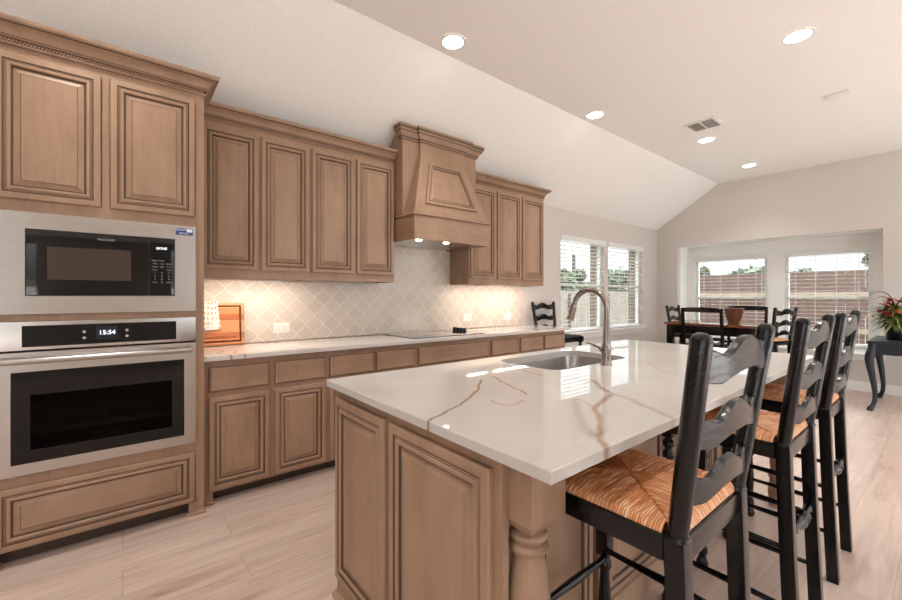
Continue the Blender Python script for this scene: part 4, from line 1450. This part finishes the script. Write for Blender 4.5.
for lx, sx in ((cx0 + 0.045, -1), (cx1 - 0.045, 1)):
    for ly, sy in ((cy0 + 0.045, -1), (cy1 - 0.045, 1)):
        b = MB()
        path, rad = [], []
        for off, z, r in ((0.0, cz - 0.03, 0.036), (0.004, 0.68, 0.038), (0.018, 0.62, 0.042), (0.024, 0.57, 0.040), (0.018, 0.49, 0.034), (0.004, 0.39, 0.029), (-0.010, 0.28, 0.025), (-0.018, 0.18, 0.022), (-0.014, 0.10, 0.021), (0.0, 0.055, 0.022), (0.016, 0.028, 0.027), (0.020, 0.012, 0.029), (0.020, 0.0, 0.026)):
            path.append((lx + sx * off, ly + sy * off, z)); rad.append(r)
        b.tube(path, rad, 14)
        b.build('leg', M['navy'], ct, angle=50)
pl = thing('flower_arrangement', 'burgundy and orange flowers with trailing greenery in a dark pot', 'plant', (3.035, 6.80, cz))
MB().lathe([(0, 0), (0.070, 0), (0.076, 0.01), (0.088, 0.13), (0.098, 0.185), (0.100, 0.195), (0.092, 0.195), (0.085, 0.16), (0, 0.155)], (0, 0, 0), 24).build('pot', M['blackplastic'], pl, angle=50)
rr = random.Random(21)
def blade(b, base_, d, L, w, droop, mi=0, n_=5):
    d = Vector(d).normalized()
    side = d.cross(Vector((0, 0, 1)))
    if side.length < 0.1: side = Vector((1, 0, 0))
    side.normalize()
    pts_ = []
    for i in range(n_ + 1):
        q = i / n_
        c = Vector(base_) + d * L * q + Vector((0, 0, -droop * q * q))
        ww = w * math.sin(PI * (0.12 + 0.88 * q)) ** 0.8 if q < 1 else 0.0005
        pts_.append((c - side * ww + Vector((0, 0, 0.15 * ww)), c, c + side * ww + Vector((0, 0, 0.15 * ww))))
    for i in range(n_):
        a_, c_ = pts_[i], pts_[i + 1]
        b.face([a_[0], a_[1], c_[1], c_[0]], mi); b.face([a_[1], a_[2], c_[2], c_[1]], mi)
b = MB()
for i in range(420):
    a = rr.uniform(0, 2 * PI); el = rr.uniform(-0.5, 0.75)
    d = (math.cos(a) * math.cos(el), math.sin(a) * math.cos(el), math.sin(el))
    r0 = rr.uniform(0, 0.09)
    bs = (math.cos(a) * r0, math.sin(a) * r0, 0.16 + rr.uniform(0, 0.22))
    blade(b, bs, d, rr.uniform(0.09, 0.20), rr.uniform(0.006, 0.016), rr.uniform(0.02, 0.09), rr.choice((0, 0, 1, 1, 2)))
tag(b.build('foliage', [M['leafm'], M['leafy'], M['leafd']], pl, angle=0), kind='stuff')
fl = [((-0.055, -0.14, 0.37), 'petalr'), ((0.02, -0.17, 0.31), 'petalo'), ((-0.12, -0.12, 0.31), 'petalr'), ((0.04, -0.10, 0.42), 'petalr'), ((-0.04, -0.13, 0.44), 'petalr'), ((0.10, -0.14, 0.36), 'petalo'), ((-0.17, -0.14, 0.26), 'petalc'), ((0.08, 0.05, 0.38), 'petalr'), ((-0.06, 0.06, 0.40), 'petalo'), ((-0.06, -0.19, 0.29), 'petalr')]
for c, m_ in fl:
    b = MB()
    for k in range(7):
        a = 2 * PI * k / 7 + rr.random()
        blade(b, c, (math.cos(a), math.sin(a) - 0.3, rr.uniform(0.1, 0.7)), rr.uniform(0.065, 0.095), 0.021, 0.025)
    for k in range(5):
        a = 2 * PI * k / 5 + rr.random()
        blade(b, c, (math.cos(a) * 0.5, math.sin(a) * 0.5 - 0.3, 1), rr.uniform(0.03, 0.045), 0.012, 0.0)
    b.build('flower', M[m_], pl, angle=0)
for a0, R0 in ((2.6, 0.20), (0.5, 0.18), (3.5, 0.15), (-0.4, 0.17)):
    pts = []
    for k in range(12):
        q = k / 11 * 2.3
        pts.append((math.cos(a0) * R0 * (1 - math.cos(q)) * 0.75, math.sin(a0) * R0 * (1 - math.cos(q)) * 0.5 - 0.03, 0.30 + R0 * 1.25 * math.sin(q)))
    MB().tube(pts, [0.005] * 8 + [0.004, 0.003, 0.002, 0.001], 6).build('curled_stem', M['stem'], pl)

# ------------------------------------------------------------------ ceiling fittings
def recessed(label, x, y):
    t_ = thing('recessed_light', label, 'ceiling light', (x, y, ZC - 0.001), 0, 'recessed ceiling lights')
    n_ = 32
    b = MB()
    lp = [[(math.cos(2 * PI * k / n_) * r, math.sin(2 * PI * k / n_) * r, z) for k in range(n_)] for r, z in ((0.097, 0), (0.095, -0.006), (0.082, -0.007), (0.074, -0.002), (0.074, 0))]
    b.loft(lp, cap0=False, cap1=False)
    b.build('trim_ring', M['trimwhite'], t_, angle=50)
    MB().lathe([(0, -0.0005), (0.074, -0.0005), (0.074, -0.003), (0, -0.003)], (0, 0, 0), 32).build('lens', M['lens'], t_)
    ld = bpy.data.lights.new('downlight', 'SPOT')
    ld.spot_size = math.radians(112); ld.spot_blend = 1.0; ld.shadow_soft_size = 0.07
    ld.energy = LAMP_W; ld.color = LAMP_COL
    lo = bpy.data.objects.new('downlight', ld)
    col.objects.link(lo)
    lo.parent = t_
    lo.location = (0, 0, -0.010)
recessed('recessed ceiling light above the range hood, nearest of the left row', 1.138, 1.881)
recessed('recessed ceiling light above the right wall cabinets, second of the left row', 1.127, 3.774)
recessed('recessed ceiling light at the upper right, above the bar stools', 2.743, 3.757)
recessed('recessed ceiling light just past the ceiling vent', 1.588, 5.408)
recessed('recessed ceiling light farthest away, above the dining table', 1.612, 6.941)
for i, (x, y) in enumerate(((2.743, 1.881), (1.138, -0.2), (2.743, -0.2), (1.138, -2.2), (3.1, -2.2), (5.2, 0.2), (5.2, 2.4), (5.2, 4.6), (5.2, 6.6), (5.2, -2.0), (3.4, 5.6))):  # extra lamps out of view, added to brighten the room
    recessed('unseen recessed ceiling light added for brightness', x, y)
vt = thing('ceiling_vent', 'white rectangular air vent grille in the ceiling', 'vent', (1.735, 4.905, ZC - 0.001))
b = MB()
for u0, u1, v0, v1 in cells((-0.155, -0.155), (0.155, 0.155), [(-0.125, -0.006, -0.125, 0.125), (0.006, 0.125, -0.125, 0.125)]):
    b.box(u0, u1, v0, v1, -0.009, 0)
b.build('frame', M['trimwhite'], vt, angle=0)
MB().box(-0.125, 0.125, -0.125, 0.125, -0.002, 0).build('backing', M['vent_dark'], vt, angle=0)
b = MB()
for i in range(12):
    y = -0.118 + i * 0.0213
    R_ = Matrix.Translation((0, y, -0.005)) @ Matrix.Rotation(0.6, 4, 'X')
    b.box(-0.125, -0.006, -0.006, 0.006, -0.0008, 0.0008, mat=R_); b.box(0.006, 0.125, -0.006, 0.006, -0.0008, 0.0008, mat=R_)
b.build('louvres', M['trimwhite'], vt, angle=0)
sd = thing('ceiling_sensor', 'flat white sensor plate on the ceiling near the right edge', 'sensor', (2.774, 5.122, ZC - 0.001))
MB().box(-0.075, 0.075, -0.055, 0.055, -0.016, 0, bev=0.005).build('housing', M['white'], sd)

# daylight portals for the windows and the openings added behind the camera
def portal(loc, rot, sx, sy):
    ld = bpy.data.lights.new('opening_portal', 'AREA')
    ld.shape = 'RECTANGLE'; ld.size = sx; ld.size_y = sy
    ld.cycles.is_portal = True
    o = bpy.data.objects.new('opening_portal', ld)
    col.objects.link(o)
    o.location = loc; o.rotation_euler = rot
for y0, y1, z0, z1 in RW:
    portal((XR + 0.06, (y0 + y1) / 2, (z0 + z1) / 2), (PI / 2, 0, PI / 2), y1 - y0, z1 - z0)
for x0, x1, z0, z1 in BWN:
    portal(((x0 + x1) / 2, YB - 0.06, (z0 + z1) / 2), (PI / 2, 0, 0), x1 - x0, z1 - z0)
for W in (W1, W2):
    portal((-0.26, (W[0] + W[1]) / 2, (W[2] + W[3]) / 2), (PI / 2, 0, -PI / 2), W[1] - W[0], W[3] - W[2])
for W in (W3, W4):
    portal(((W[0] + W[1]) / 2, NY + 0.13, (W[2] + W[3]) / 2), (PI / 2, 0, PI), W[1] - W[0], W[3] - W[2])
